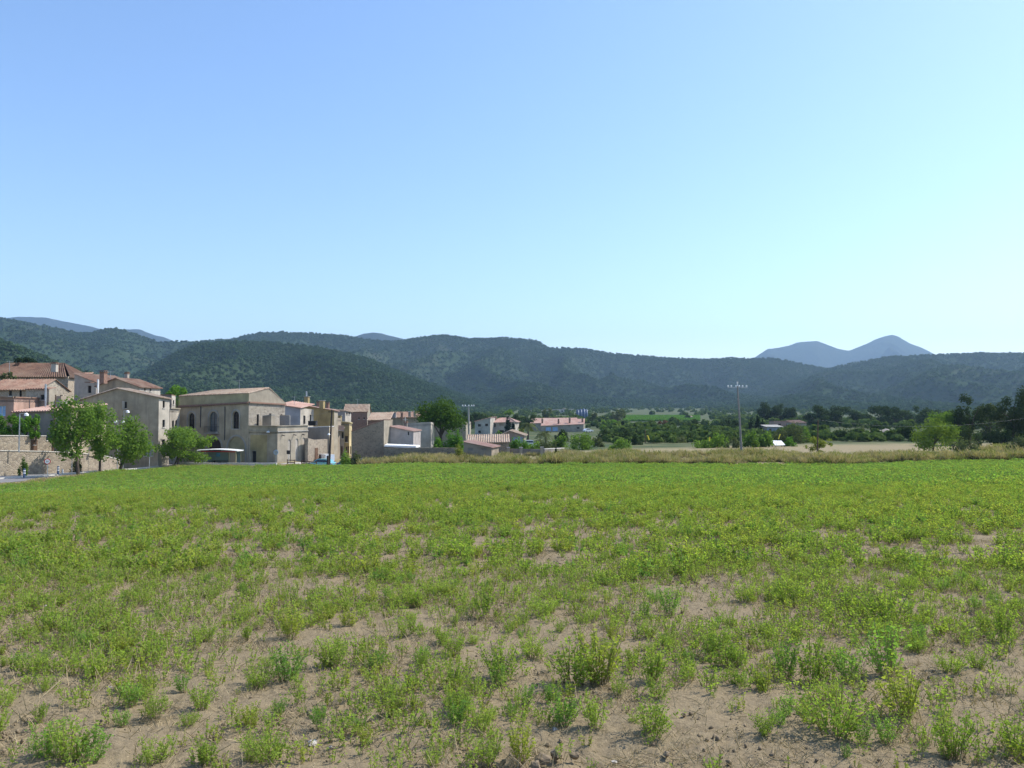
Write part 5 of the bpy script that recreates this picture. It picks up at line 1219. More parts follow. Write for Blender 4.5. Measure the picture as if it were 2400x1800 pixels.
# bus shelter
def bus_shelter():
    a, b = XY(473, 117.2), XY(556, 116.0); t = (b - a).normalized(); n = Vector((t.y, -t.x)); L = (b - a).length
    c = (a + b) / 2; z0 = gxy(c.x, c.y) + 0.03; zt = Z(1057, 116.5)
    s = thing('bus_shelter', 'white roofed glass bus shelter before the corner house', 'bus shelter', (c.x, c.y, z0)); rz = math.atan2(t.y, t.x)
    P3 = lambda u, v, z: (a.x + t.x * u + n.x * v, a.y + t.y * u + n.y * v, z)
    mb = MB(); N_ = 14                                                   # gently arched roof with rounded front
    for k in range(N_):
        u0, u1 = -0.35 + (L + 0.7) * k / N_, -0.35 + (L + 0.7) * (k + 1) / N_
        h0, h1 = [zt + 0.16 * math.sin(math.pi * (u + 0.35) / (L + 0.7)) for u in (u0, u1)]
        prof = [(-1.3, 0.0), (-1.3, 0.14), (0.4, 0.15), (0.55, 0.08), (0.4, 0.0)]
        for (v0, y0), (v1, y1) in zip(prof, prof[1:] + prof[:1]):
            mb.poly([P3(u0, v0, h0 + y0), P3(u1, v0, h1 + y0), P3(u1, v1, h1 + y1), P3(u0, v1, h0 + y1)])
    for k, e in ((0, -0.35), (1, L + 0.35)): mb.poly([P3(e, v, zt + y) for v, y in ((-1.3, 0.0), (-1.3, 0.14), (0.4, 0.15), (0.55, 0.08), (0.4, 0.0))])
    mb.build('roof', 'white_paint', s)
    MB().beam(P3(0.1, 0.2, zt - 0.08), P3(L - 0.1, 0.2, zt - 0.08), 0.08, 0.14).build('red_fascia', 'red_paint', s)
    for u in (0.05, 1.0, L - 1.1, L - 0.05): MB().beam(P3(u, 0.15, z0 - 0.05), P3(u, 0.15, zt), 0.12, 0.12).build('post', 'render_olive', s)
    for u in (0.05, L - 0.05): MB().beam(P3(u, -1.2, z0 - 0.05), P3(u, -1.2, zt), 0.1, 0.1).build('post', 'render_olive', s)
    MB().box(P3(L / 2, -1.15, (z0 + zt) / 2 + 0.1), (L - 0.2, 0.03, zt - z0 - 0.35), rz).build('back_glass', 'pane_green', s)
    MB().box(P3(0.52, 0.15, (z0 + zt) / 2), (0.8, 0.03, zt - z0 - 0.3), rz).build('end_panel', 'metal_grey', s)
    MB().box(P3(L - 0.58, 0.15, (z0 + zt) / 2), (0.8, 0.03, zt - z0 - 0.3), rz).build('end_panel', 'render_beige', s)
    MB().box(P3(L / 2, -0.9, z0 + 0.45), (L - 2.4, 0.4, 0.06), rz).build('bench', 'wood_brown', s)
    for u in (1.6, L - 1.6): MB().box(P3(u, -0.9, z0 + 0.21), (0.08, 0.3, 0.46), rz).build('bench_leg', 'metal_dark', s)
    MB().box(P3(2.05, -1.1, zt - 0.62), (0.62, 0.03, 0.55), rz).build('poster', 'poster_blue', s)
    MB().box(P3(L - 1.55, -1.1, zt - 0.58), (0.5, 0.03, 0.85), rz).build('poster', 'poster_blue', s)
bus_shelter()
def rail_fence(label, p0, d0, p1, d1, h=0.85):
    a, b = XY(p0, d0), XY(p1, d1); L = (b - a).length; n = max(2, int(L / 0.9) + 1); c = (a + b) / 2
    f = thing('rail_fence', label, 'fence', (c.x, c.y, gxy(c.x, c.y)), 'low wooden rail fences')
    for k in range(n):
        p = a.lerp(b, k / (n - 1)); z = gxy(p.x, p.y)
        MB().beam((p.x, p.y, z - 0.1), (p.x, p.y, z + h), 0.1, 0.1).build('post', 'wood_brown', f)
    for hh in (0.42, 0.74): MB().beam((a.x, a.y - 0.06, gxy(a.x, a.y) + hh), (b.x, b.y - 0.06, gxy(b.x, b.y) + hh), 0.05, 0.12).build('rail', 'wood_brown', f)
rail_fence('short wooden rail fence under the dark square sign', 674.5, 114.2, 692, 114)
rail_fence('longer wooden rail fence left of the turquoise car', 708, 113.6, 743, 113.2)

# ------------------------------------------------------------------ vehicles
def m_car(name, c):
    m, N, L = new_mat(name); b = finish(N, L, c, 0.3, None, spec=0.5); b.inputs['Coat Weight'].default_value = 0.6
for nm, c in (('car_turquoise', (0.15, 0.40, 0.42)), ('car_blue', (0.05, 0.11, 0.22)), ('car_white', (0.75, 0.76, 0.76)), ('car_red', (0.45, 0.04, 0.05))): m_car(nm, c)
def car(label, px, d, rz, body, length=4.1, h=1.45, van=False, roofmat=None, name='parked_car', cat='car', group='parked cars'):
    q = XY(px, d); z0 = gxy(q.x, q.y) + 0.03; t_ = thing(name, label, cat, (q.x, q.y, z0), group)
    ca, sa = math.cos(R(rz)), math.sin(R(rz)); k = length / 4.1; W_ = 0.85
    Wp = lambda x, y, z: (q.x + x * ca - y * sa, q.y + x * sa + y * ca, z0 + z)
    def extr(prof, w0, w1, nm, mt, par):
        mb = MB(); n = len(prof); ys = [w0 if z < 0.95 else w1 for x, z in prof]
        L_ = [Wp(x * k, -y, z) for (x, z), y in zip(prof, ys)]; R_ = [Wp(x * k, y, z) for (x, z), y in zip(prof, ys)]
        mb.poly(L_); mb.poly(R_[::-1])
        for i in range(n): mb.poly([L_[i], R_[i], R_[(i + 1) % n], L_[(i + 1) % n]])
        return mb.build(nm, mt, par)
    if van: lower = [(-2.0, 0.3), (2.0, 0.3), (2.05, 0.75), (1.75, 1.0), (-2.05, 1.0)]; cabin = [(1.7, 1.0), (1.25, h - 0.02), (-1.95, h), (-2.04, 1.0)]
    else: lower = [(-2.02, 0.32), (2.0, 0.28), (2.05, 0.62), (1.9, 0.78), (0.95, 0.93), (-1.85, 0.95), (-2.05, 0.8)]; cabin = [(0.95, 0.93), (0.3, h - 0.03), (-0.2, h), (-1.15, h - 0.05), (-1.8, 0.95)]
    bd = extr(lower, W_, W_, 'body', body, t_); cb = extr(cabin, W_ - 0.02, W_ - 0.16, 'cabin', roofmat or body, t_)
    for s in (-1, 1):
        yb, yt = s * (W_ - 0.035), s * (W_ - 0.135); mb = MB()
        pts = [(0.72 if not van else 1.4, 0.99), (0.22 if not van else 1.12, h - 0.13), (-1.05 if not van else 0.2, h - 0.14), (-1.5 if not van else 0.2, 1.0)]
        ws = [Wp(x * k, (yb + (yt - yb) * (z - 0.95) / max(h - 0.95, 0.1)) + s * 0.03, z) for x, z in pts]
        mb.poly(ws if s < 0 else ws[::-1]).build('side_window', 'pane_dark', cb)
        MB().box(Wp(1.99 * k, s * 0.6, 0.62), (0.12, 0.3, 0.14), R(rz)).build('headlight', 'frame_white', bd); MB().box(Wp(-2.02 * k, s * 0.66, 0.72), (0.08, 0.2, 0.18), R(rz)).build('tail_light', 'red_paint', bd)
        for x in (1.28, -1.25):
            c0, c1 = Wp(x * k, s * (W_ - 0.17), 0.3), Wp(x * k, s * (W_ + 0.02), 0.3)
            w = MB().tube([c0, c1], 0.31, 16).build('wheel', 'rubber', t_); MB().tube([c1, Wp(x * k, s * (W_ + 0.03), 0.3)], 0.18, 12).build('hubcap', 'metal_grey', w)
    x0, x1, za, zb_ = (0.93, 0.36, 0.96, h - 0.08) if not van else (1.68, 1.3, 1.05, h - 0.1)
    MB().poly([Wp((x0 + 0.03) * k, -0.72, za), Wp((x0 + 0.03) * k, 0.72, za), Wp((x1 + 0.03) * k, 0.62, zb_), Wp((x1 + 0.03) * k, -0.62, zb_)]).build('windscreen', 'pane_dark', cb)
    return t_
car('turquoise car nose down behind the field bank beside the rail fence', 754, 118, 165, 'car_turquoise')
car('red and white van parked behind the telegraph pole', 765, 124, 120, 'car_red', 4.3, 2.0, True, 'car_white', 'parked_van', 'van')
car('dark blue car below the shrub in front of the dark barn', 812, 119.5, 176, 'car_blue', 4.3)
car('second blue car half hidden by dry grass right of the shrub', 842, 120.5, 178, 'car_blue', 4.2)
car('white car at the right end of the pink roofed row houses', 1378, 322, 30, 'car_white')
car('white car behind the bright garden hedge near the garage', 1243, 152, 10, 'car_white')
# garden walls and gate pillars right of the sheds
gw = [XY(1153, 116), XY(1222, 114.5)]
long_wall('yard_wall', 'low brown yard wall right of the front shed', gw, -8, [Z(1063.5, 116), Z(1063, 114.5)], 0.3, 'render_beige')
long_wall('hedge_wall', 'low dark garden wall under the bright hedge', [XY(1194, 122), XY(1268, 120)], -8, [Z(1052, 122), Z(1053, 120)], 0.3, 'render_dark')
long_wall('back_garden_wall', 'pale topped garden wall running right from the last pillar', [XY(1276, 119), XY(1322, 128)], -8, [Z(1053, 119), Z(1051, 128)], 0.3, 'render_dark', 'kerb_stone')
for px, d, y, lab in ((1191.5, 117.5, 1050, 'leftmost of the three'), (1221, 116, 1050, 'middle one of the three'), (1270, 117, 1049, 'rightmost of the three')):
    q = XY(px, d); z0 = gxy(q.x, q.y); z1 = Z(y, d); t_ = thing('gate_pillar', lab + ' pale garden gate pillars near the sheds', 'pillar', (q.x, q.y, z0), 'garden gate pillars')
    MB().box((q.x, q.y, (z0 + z1) / 2 - 0.1), (0.42, 0.42, z1 - z0 + 0.2)).build('shaft', 'render_cream', t_); MB().box((q.x, q.y, z1 + 0.06), (0.54, 0.54, 0.12)).build('cap', 'concrete', t_)
q = XY(1825, 143); z0 = Z(1043, 143)
t_ = thing('white_sheet', 'tilted white sheet panel lying on props among the bushes', 'panel', (q.x, q.y, gxy(q.x, q.y)))
slab(t_, [(q.x - 0.95, q.y - 0.8, z0), (q.x + 0.85, q.y - 0.8, z0 + 0.05), (q.x + 0.75, q.y + 0.9, z0 + 0.75), (q.x - 1.1, q.y + 0.9, z0 + 0.8)], 0.06, 'white_paint', 'sheet')
for dx, dy, zz in ((-0.8, -0.7, 0), (0.75, -0.7, 0.05), (0.7, 0.8, 0.7), (-0.9, 0.8, 0.72)): MB().beam((q.x + dx, q.y + dy, gxy(q.x, q.y) - 0.1), (q.x + dx, q.y + dy, z0 + zz - 0.03), 0.08, 0.08).build('prop', 'wood_brown', t_)

# ------------------------------------------------------------------ trees and shrubs
m_plain('bark', (0.085, 0.065, 0.05), 0.95, 0, 0.3, 6)
m_leaf('leaf_mid', (0.10, 0.18, 0.04), (0.15, 0.235, 0.05), (0.215, 0.305, 0.065), 0.5, 0.7)
m_leaf('leaf_bright', (0.085, 0.20, 0.03), (0.13, 0.25, 0.035), (0.20, 0.33, 0.05), 0.4, 0.9)
m_leaf('leaf_dark', (0.028, 0.05, 0.02), (0.05, 0.075, 0.028), (0.08, 0.11, 0.04), 0.25, 0.35)
m_leaf('leaf_olive', (0.075, 0.095, 0.045), (0.11, 0.13, 0.055), (0.17, 0.19, 0.08), 0.3, 0.5)
m_leaf('leaf_pine', (0.035, 0.075, 0.014), (0.06, 0.11, 0.018), (0.09, 0.15, 0.025), 0.25, 0.8)
m_leaf('leaf_yellow', (0.17, 0.20, 0.04), (0.22, 0.25, 0.045), (0.32, 0.33, 0.07), 0.4, 0.8)
m_leaf('leaf_spring', (0.12, 0.19, 0.035), (0.17, 0.235, 0.04), (0.25, 0.31, 0.06), 0.4, 0.8)
m_leaf('leaf_road', (0.105, 0.185, 0.04), (0.15, 0.235, 0.05), (0.21, 0.30, 0.065), 0.5, 0.7)
m_leaf('leaf_cypress', (0.014, 0.028, 0.014), (0.024, 0.04, 0.018), (0.04, 0.06, 0.025), 0.15, 0.8)
m_leaf('leaf_rust', (0.12, 0.065, 0.035), (0.17, 0.09, 0.045), (0.2, 0.12, 0.06), 0.2, 0.8)
def crown_mesh(name, rng, w, h, leaf, mat, lobes=11, fill=1.0, shape='round', depth=None):
    """leaf clumps spread through a crown w wide and h high (base at z = 0)"""
    dp = depth or w; C = []
    for k in range(lobes):
        v = rng.normal(size=3); v /= np.linalg.norm(v)
        rad = rng.uniform(0.4, 0.85); sz = rng.uniform(0.17, 0.36)
        c = v * rad * (1 - sz * 0.6)
        if shape == 'flat': c[2] = math.sqrt(max(0.0, 0.72 - c[0] ** 2 - c[1] ** 2)) * rng.uniform(0.35, 1.0)
        if shape == 'cone':
            zz = rng.random(); rr = (1 - zz) ** 0.8 * 0.62 + 0.06; an = rng.uniform(0, 6.28); c = np.array([math.cos(an) * rr * 0.5, math.sin(an) * rr * 0.5, zz * 1.7 - 0.85]); sz = 0.10 + 0.5 * rr
        if shape == 'shrub': c[2] = abs(c[2]) * 0.9 - 0.35
        C.append((c, sz))
    C = [(c, s) for c, s in C]; vol = np.array([s ** 2.2 for c, s in C]); vol /= vol.sum()
    n = int(max(60, min(9000, fill * 5.0 * w * h / (leaf * leaf))))
    idx = rng.choice(len(C), n, p=vol)
    cc = np.array([C[i][0] for i in idx]); ss = np.array([C[i][1] for i in idx])
    v = rng.normal(size=(n, 3)); v /= np.linalg.norm(v, axis=1)[:, None]
    r = rng.random(n) ** 0.45
    p = cc + v * (ss * r)[:, None]
    if shape == 'shrub': p[:, 2] = np.maximum(p[:, 2], -0.5 + 0.06 * rng.random(n))
    lo, hi = np.percentile(p[:, 2], 1), np.percentile(p[:, 2], 99.3)
    sx = np.percentile(np.abs(p[:, 0]), 98.5)
    p = np.stack([p[:, 0] / sx * w / 2, p[:, 1] / sx * dp / 2, (p[:, 2] - lo) / (hi - lo) * h], -1)
    nrm = v + rng.normal(size=(n, 3)) * 0.7; nrm[:, 2] += 0.35; nrm /= np.linalg.norm(nrm, axis=1)[:, None]
    a = np.cross(nrm, rng.normal(size=(n, 3))); a /= np.linalg.norm(a, axis=1)[:, None]; b = np.cross(nrm, a)
    s1 = (leaf * rng.uniform(0.5, 1.25, n))[:, None]; s2 = s1 * rng.uniform(0.45, 0.8, n)[:, None]
    V = np.stack([p - a * s1, p + b * s2, p + a * s1, p - b * s2], 1).reshape(-1, 3)
    return mesh_np(name, V, np.arange(4 * n).reshape(n, 4), mat)
def limbs(rng, base, top_c, w, h, r0, nl=6, split=None):
    """tapered trunk from base towards the crown's middle, with limbs fanning into it"""
    mb = MB(); base, top_c = Vector(base), Vector(top_c); j = lambda k: Vector(rng.normal(size=3).tolist()) * k
    fork = base.lerp(top_c, 0.55)
    mb.tube([base - Vector((0, 0, 0.25)), base.lerp(fork, 0.5) + j(0.05), fork, top_c + Vector((0, 0, h * 0.2))], [r0 * 1.25, r0, r0 * 0.8, r0 * 0.25], 8)
    for k in range(nl):
        an = 6.283 * k / nl + rng.uniform(-0.4, 0.4); s = fork.lerp(top_c, rng.uniform(-0.25, 0.5))
        e = top_c + Vector((math.cos(an) * w * 0.36, math.sin(an) * w * 0.36, rng.uniform(-0.15, 0.32) * h))
        mb.tube([s, s.lerp(e, 0.5) + Vector((0, 0, 0.06 * h)), e], [r0 * 0.5, r0 * 0.3, r0 * 0.1], 5)
    return mb
TREE_SEED = [500]
def tree(name, label, bbox, d, mat, base=None, cat='tree', group=None, shape='round', leaf=None, lobes=11, fill=1.0, tr=None, stems=1, zb=None):
    """bbox = crown in photo pixels (x0, x1, y0, y1) at depth d; base = photo column of the foot"""
    TREE_SEED[0] += 1; rng = np.random.default_rng(TREE_SEED[0]); x0, x1, y0, y1 = bbox
    w = (x1 - x0) / FPX * d; zt, zl = Z(y0, d), Z(y1, d); h = zt - zl; cx = (x0 + x1) / 2; c = XY(cx, d)
    bq = XY(base if base is not None else cx, d); g = gxy(bq.x, bq.y) if zb is None else zb
    if zl < g - 0.05 or (shape == 'shrub' and zb is None): zl = min(zl, g) if zl < g else g; h = zt - zl
    root = thing(name, label, cat, (bq.x, bq.y, g), group)
    lf = leaf or max(0.09, 0.00125 * d)
    cm = crown_mesh('crown', rng, w, h, lf, mat, lobes, fill, shape)
    o = link('foliage' if cat == 'shrub' else 'crown', cm, root, Vector((c.x, c.y, zl)) - ORG[root]); ORG[o] = ORG[root]
    r0 = tr or max(0.05, 0.022 * (zt - g))
    for k in range(stems):
        dx = (k - (stems - 1) / 2) * 0.5
        limbs(rng, (bq.x + dx, bq.y, g), (c.x + dx * 0.5, c.y, zl + h * 0.42), w, h, r0, 6).build('stem' if cat == 'shrub' else 'trunk', 'bark', root)
    return root
GR = 'trees in a row along the road'
tree('roadside_tree', 'leftmost and tallest roadside tree, beside the triangular sign', (121, 234, 938, 1068), 86, 'leaf_road', 187, group=GR, leaf=0.17, lobes=26, tr=0.16, fill=0.9)
tree('roadside_tree', 'second roadside tree with a straight thin trunk, between two bigger crowns', (192, 281, 946, 1072), 92, 'leaf_road', 237, group=GR, leaf=0.17, lobes=24, tr=0.13, fill=0.9)
tree('roadside_tree', 'third roadside tree with a forked trunk before the grey barn house', (260, 360, 978, 1082), 97, 'leaf_road', 281, group=GR, leaf=0.17, lobes=24, tr=0.17, fill=0.9)
tree('roadside_tree', 'small roadside tree on twin stems in front of the corner house', (376, 482, 1003, 1080), 112, 'leaf_road', 412, group=GR, leaf=0.18, lobes=22, tr=0.10, stems=2, fill=1.2)
tree('village_tree', 'bright green tree rising behind the street house', (388, 446, 905, 965), 150, 'leaf_bright', zb=-8)
tree('cedar_tree', 'dark conifer showing above the brown hipped roof', (42, 84, 838, 872), 165, 'leaf_cypress', zb=-3)
for x0, x1, y0, lab in ((-40, 22, 974, 'leftmost'), (14, 52, 972, 'second from left'), (44, 80, 976, 'third from left'), (68, 102, 973, 'rightmost')):
    tree('pollard_tree', lab + ' of four bright leafy pollard trees above the upper wall', (x0, x1, y0, 1026), 92.5, 'leaf_bright', group='pollard trees above the wall', leaf=0.13, zb=-3.6, tr=0.09)
tree('ivy_clump', 'dark green ivy clump hanging on the retaining wall behind the bollard', (48, 68, 1073, 1108), 86.4, 'leaf_mid', cat='shrub', shape='shrub', leaf=0.09)
tree('ivy_clump', 'dark ivy clump on the retaining wall behind the tallest tree trunk', (174, 196, 1076, 1108), 94.6, 'leaf_dark', cat='shrub', shape='shrub', leaf=0.1)
tree('wall_bush', 'small leafy bush at the foot of the stone farmhouse wall', (2, 30, 872, 896), 119, 'leaf_olive', cat='shrub', zb=1.5)
# umbrella pine
tree('umbrella_pine', 'large dark green umbrella pine with a dense domed crown behind the pale house', (978, 1086, 938, 1006), 152, 'leaf_pine', 1034, shape='flat', leaf=0.25, lobes=34, tr=0.32, zb=-7.8, fill=1.6)
for bb, d, m, lab in (((800, 824, 1056, 1084), 116.5, 'leaf_mid', 'leafy shrub left of the dark barn, nearer the yellow house'), ((818, 856, 1060, 1085), 117, 'leaf_olive', 'dull green shrub at the foot of the dark barn'),
        ((1010, 1046, 1026, 1052), 126, 'leaf_bright', 'bright fig bush below the pale house'), ((1038, 1086, 1010, 1052), 128, 'leaf_bright', 'taller bright fig bush right under the umbrella pine'),
        ((1066, 1096, 1042, 1084), 109, 'leaf_yellow', 'pale yellow green bush at the left corner of the front shed'),
        ((1194, 1222, 1026, 1058), 126, 'leaf_bright', 'bright hedge bush against the striped tile roof'), ((1216, 1248, 1031, 1060), 125, 'leaf_bright', 'bright rounded hedge bush in the middle of the garden'),
        ((1236, 1268, 1036, 1064), 122, 'leaf_mid', 'green hedge bush left of the rightmost pillar'), ((1256, 1304, 1032, 1062), 127, 'leaf_olive', 'grey olive bush behind the rightmost pillar'),
        ((1292, 1336, 1020, 1056), 150, 'leaf_mid', 'rounded green bush right of the garden walls'), ((1300, 1334, 1007, 1034), 200, 'leaf_dark', 'dark bush below the row house windows'),
        ((1338, 1392, 1016, 1062), 138, 'leaf_mid', 'large round green bush between garden and dry grass'), ((1384, 1416, 1024, 1054), 150, 'leaf_olive', 'olive bush touching the large round bush'),
        ((1422, 1476, 1029, 1062), 124, 'leaf_mid', 'compact dark hearted bush alone in the dry grass'), ((1398, 1440, 1006, 1036), 195, 'leaf_dark', 'dark bush behind and left of the compact lone bush'),
        ((1436, 1490, 1008, 1040), 185, 'leaf_dark', 'wide dark bush behind the compact lone bush'), ((1478, 1506, 1020, 1050), 160, 'leaf_dark', 'low dark bush just left of the leftmost yellow guard'),
        ((1534, 1578, 1020, 1050), 175, 'leaf_dark', 'dark thicket bush right of the leftmost yellow guard'), ((1568, 1614, 1022, 1050), 172, 'leaf_olive', 'greyish thicket bush in the middle of the dark thicket'),
        ((1602, 1652, 1016, 1050), 178, 'leaf_dark', 'dark thicket bush left of the middle yellow guard'), ((1620, 1668, 1030, 1056), 140, 'leaf_mid', 'pale low bush under the middle yellow guard'),
        ((1656, 1706, 1016, 1058), 141, 'leaf_mid', 'rounded light green bush right of the middle yellow guard'), ((1700, 1736, 1026, 1058), 139, 'leaf_olive', 'ragged bush at the left side of the power pole'),
        ((1740, 1776, 1010, 1054), 142, 'leaf_mid', 'upright light bush at the right side of the power pole'), ((1772, 1814, 1012, 1054), 143, 'leaf_mid', 'light bush left of the white sheet'),
        ((1812, 1884, 994, 1050), 160, 'leaf_olive', 'big spreading olive green bush hiding the white roof shed'), ((1836, 1872, 1024, 1054), 146, 'leaf_bright', 'pale leafy sapling right of the white sheet'),
        ((1872, 1906, 1004, 1052), 165, 'leaf_mid', 'dark green bush between the big olive bush and thin pole'), ((1944, 2012, 1004, 1040), 185, 'leaf_dark', 'wide dark bush right of the thin pole'),
        ((1996, 2038, 1000, 1034), 200, 'leaf_olive', 'olive grey bush left of the earth mound'), ((2036, 2078, 990, 1022), 210, 'leaf_dark', 'round dark bush standing on the earth mound'),
        ((2104, 2152, 996, 1042), 175, 'leaf_dark', 'dark bush behind the bright yellow green bush'), ((2232, 2292, 1030, 1076), 111, 'leaf_olive', 'grey green shrub at the right end of the dry grass'),
        ((2366, 2420, 1026, 1070), 110, 'leaf_olive', 'grey green shrub at the right edge of the picture'), ((2246, 2300, 1000, 1042), 135, 'leaf_dark', 'dark undergrowth left below the big oaks'),
        ((2310, 2372, 1006, 1042), 138, 'leaf_dark', 'dark undergrowth between the big oak trunks'), ((1160, 1180, 1010, 1022), 282, 'leaf_mid', 'dark garden bush before the villa wall'),
        ((1212, 1232, 1005, 1022), 250, 'leaf_yellow', 'yellow green bush right of the villa')):
    tree('round_bush', lab, bb, d, m, cat='shrub', shape='shrub', group='bushes beyond the field', fill=0.9, lobes=12)
tree('bright_tree', 'bright yellow green bushy tree in front of the right hand oaks', (2146, 2236, 984, 1056), 122, 'leaf_spring', 2184, lobes=26, fill=0.6)
tree('bright_tree', 'taller bright green tree behind the yellow green one', (2176, 2252, 966, 1040), 150, 'leaf_mid', 2206, lobes=20)
tree('olive_tree', 'small thin yellow green olive tree beside the thin pole', (1886, 1946, 1024, 1060), 111, 'leaf_yellow', 1914, tr=0.05, fill=0.55)
for bb, d, base, m, lab in (((2232, 2312, 928, 1022), 150, 2270, 'leaf_dark', 'left one of the big dark oaks at right'), ((2286, 2352, 950, 1024), 166, 2320, 'leaf_olive', 'paler middle oak between the big dark oaks'),
        ((2330, 2424, 912, 1020), 140, 2372, 'leaf_dark', 'tallest big dark oak at the right edge'), ((2400, 2490, 905, 1020), 146, 2440, 'leaf_dark', 'big dark oak cut off by the right edge')):
    tree('oak_tree', lab, bb, d, m, base, group='big oaks at the right', lobes=18, tr=0.22, fill=0.9)
for k, (x0, x1, y0, y1) in enumerate(((1878, 1936, 951, 992), (1924, 1986, 953, 994), (1974, 2036, 955, 997), (2028, 2086, 952, 995), (2074, 2122, 955, 994), (2112, 2166, 954, 1000), (2150, 2196, 958, 1000), (2186, 2242, 962, 997))):
    tree('dark_oak', ('first', 'second', 'third', 'fourth', 'fifth', 'sixth', 'seventh', 'eighth')[k] + ' from the left in the dark tree belt below the right hill', (x0, x1, y0, y1), 335 + (k % 3) * 14, 'leaf_dark', group='dark tree belt at right', lobes=12)
for bb, lab in (((1772, 1812, 944, 994), 'left'), ((1800, 1848, 948, 994), 'middle'), ((1838, 1874, 957, 994), 'right')):
    tree('dark_oak', lab + ' one of three dark oaks above the brown farm', bb, 390, 'leaf_dark', group='oaks above the farm', lobes=12)
for bb, d, m, lab in (((1600, 1647, 984, 1018), 290, 'leaf_dark', 'round dark tree left of the power pole, left of its twin'), ((1682, 1730, 982, 1020), 285, 'leaf_dark', 'round dark tree directly left of the power pole'),
        ((1543, 1572, 986, 1014), 330, 'leaf_rust', 'rust brown dead tree in the plain'), ((1523, 1546, 992, 1016), 325, 'leaf_olive', 'olive tree left of the rust brown tree'),
        ((1430, 1466, 960, 992), 480, 'leaf_olive', 'tall pale tree at the left end of the vineyard'), ((1398, 1430, 985, 1010), 340, 'leaf_mid', 'green tree right of the row houses, nearest them'),
        ((1432, 1456, 985, 1008), 330, 'leaf_bright', 'bright green tree beside the thin cypresses'), ((1084, 1112, 966, 1004), 330, 'leaf_dark', 'dark tree behind the distribution pole'),
        ((1106, 1146, 968, 1000), 345, 'leaf_dark', 'dark tree behind the villa wing'), ((1200, 1236, 972, 1004), 340, 'leaf_dark', 'dark tree right behind the villa'),
        ((1228, 1258, 972, 1000), 360, 'leaf_dark', 'dark tree between villa and row houses'), ((1270, 1292, 958, 984), 480, 'leaf_olive', 'grey green tree above the row house roof'),
        ((1380, 1404, 968, 992), 430, 'leaf_olive', 'pale tree just right of the silos'), ((1604, 1616, 970, 986), 640, 'leaf_dark', 'tiny dark tree left of the far white hut')):
    tree('valley_tree', lab, bb, d, m, group='scattered trees in the valley', lobes=11)
tree('small_pine', 'small umbrella pine above the villa roof', (1180, 1204, 960, 972), 350, 'leaf_mid', 1190, shape='flat')
for (x0, x1, y0, y1), d, lab in (((1183, 1197, 977, 1016), 285, 'tall dark cypress in front of the villa loggia'), ((1198, 1207, 992, 1016), 283, 'short cypress right of the tall one at the villa'),
        ((1454, 1465, 983, 1012), 300, 'dark cypress left of the small tan hut'), ((1470, 1477, 1000, 1016), 290, 'thin short cypress before the small tan hut'),
        ((1750, 1772, 985, 1024), 225, 'left one of three dark cypresses near the white roof shed'), ((1767, 1783, 976, 1024), 222, 'tallest of three dark cypresses near the white roof shed'), ((1778, 1794, 984, 1024), 226, 'right one of three dark cypresses near the white roof shed'),
        ((1300, 1306, 1048, 1068), 117, 'very thin cypress right beside the rightmost gate pillar')):
    tree('cypress_tree', lab, (x0, x1, y0, y1), d, 'leaf_cypress', shape='cone', lobes=22, group='cypress trees')
# palms
def palm(label, px, d, ytop, ybase, n, L):
    q = XY(px, d); g = gxy(q.x, q.y); zt = Z(ytop, d); rng = np.random.default_rng(int(px)); t_ = thing('palm_tree', label, 'palm', (q.x, q.y, g), 'palm trees')
    MB().tube([(q.x, q.y, g - 0.2), (q.x + 0.1, q.y, (g + zt) / 2), (q.x, q.y, zt)], [0.3, 0.24, 0.2], 8).build('trunk', 'bark', t_)
    for k in range(n):
        an = 6.283 * k / n + rng.uniform(-0.2, 0.2); el = rng.uniform(0.1, 1.25); pts = []
        for j in range(6):
            f = j / 5; pts.append(Vector((q.x + math.cos(an) * L * f * math.cos(el) , q.y + math.sin(an) * L * f * math.cos(el), zt + L * f * math.sin(el) - L * 0.75 * f * f)))
        mb = MB(); sd = Vector((-math.sin(an), math.cos(an), 0))
        for a, b in zip(pts, pts[1:]):
            for s in (-1, 1):
                for m_ in range(2):
                    c0 = a.lerp(b, m_ / 2); c1 = a.lerp(b, m_ / 2 + 0.42); e = c0.lerp(b, 0.5) + sd * (s * L * 0.22) - Vector((0, 0, L * 0.06))
                    mb.poly([c0, c1, e])
        mb.build('frond', 'leaf_olive', t_)
palm('feathery palm between the villa and the row houses', 1237, 215, 996, 1020, 26, 3.2)
palm('low spreading palm in the garden below the row houses', 1278, 165, 1018, 1040, 22, 2.6)
q = XY(2070, 200); mb = MB(); rng = np.random.default_rng(3); NX, NY = 22, 8
for i in range(NX + 1):
    for j in range(NY + 1):
        x, y = -6.5 + 13 * i / NX, -4 + 8 * j / NY; e = max(0, 1 - (x / 6.4) ** 2) * max(0, 1 - (y / 4) ** 2)
        mb.v.append((q.x + x, q.y + y, gxy(q.x + x, q.y + y) - 0.15 + 2.2 * e ** 0.7 * (1 + 0.2 * noise.noise(Vector((x, y, 0)) * 0.7))))
for i in range(NX):
    for j in range(NY): k = i * (NY + 1) + j; mb.f.append((k, k + NY + 1, k + NY + 2, k + 1))
tag(mb.build('earth_mound', 'render_dark', None, True), kind='structure')

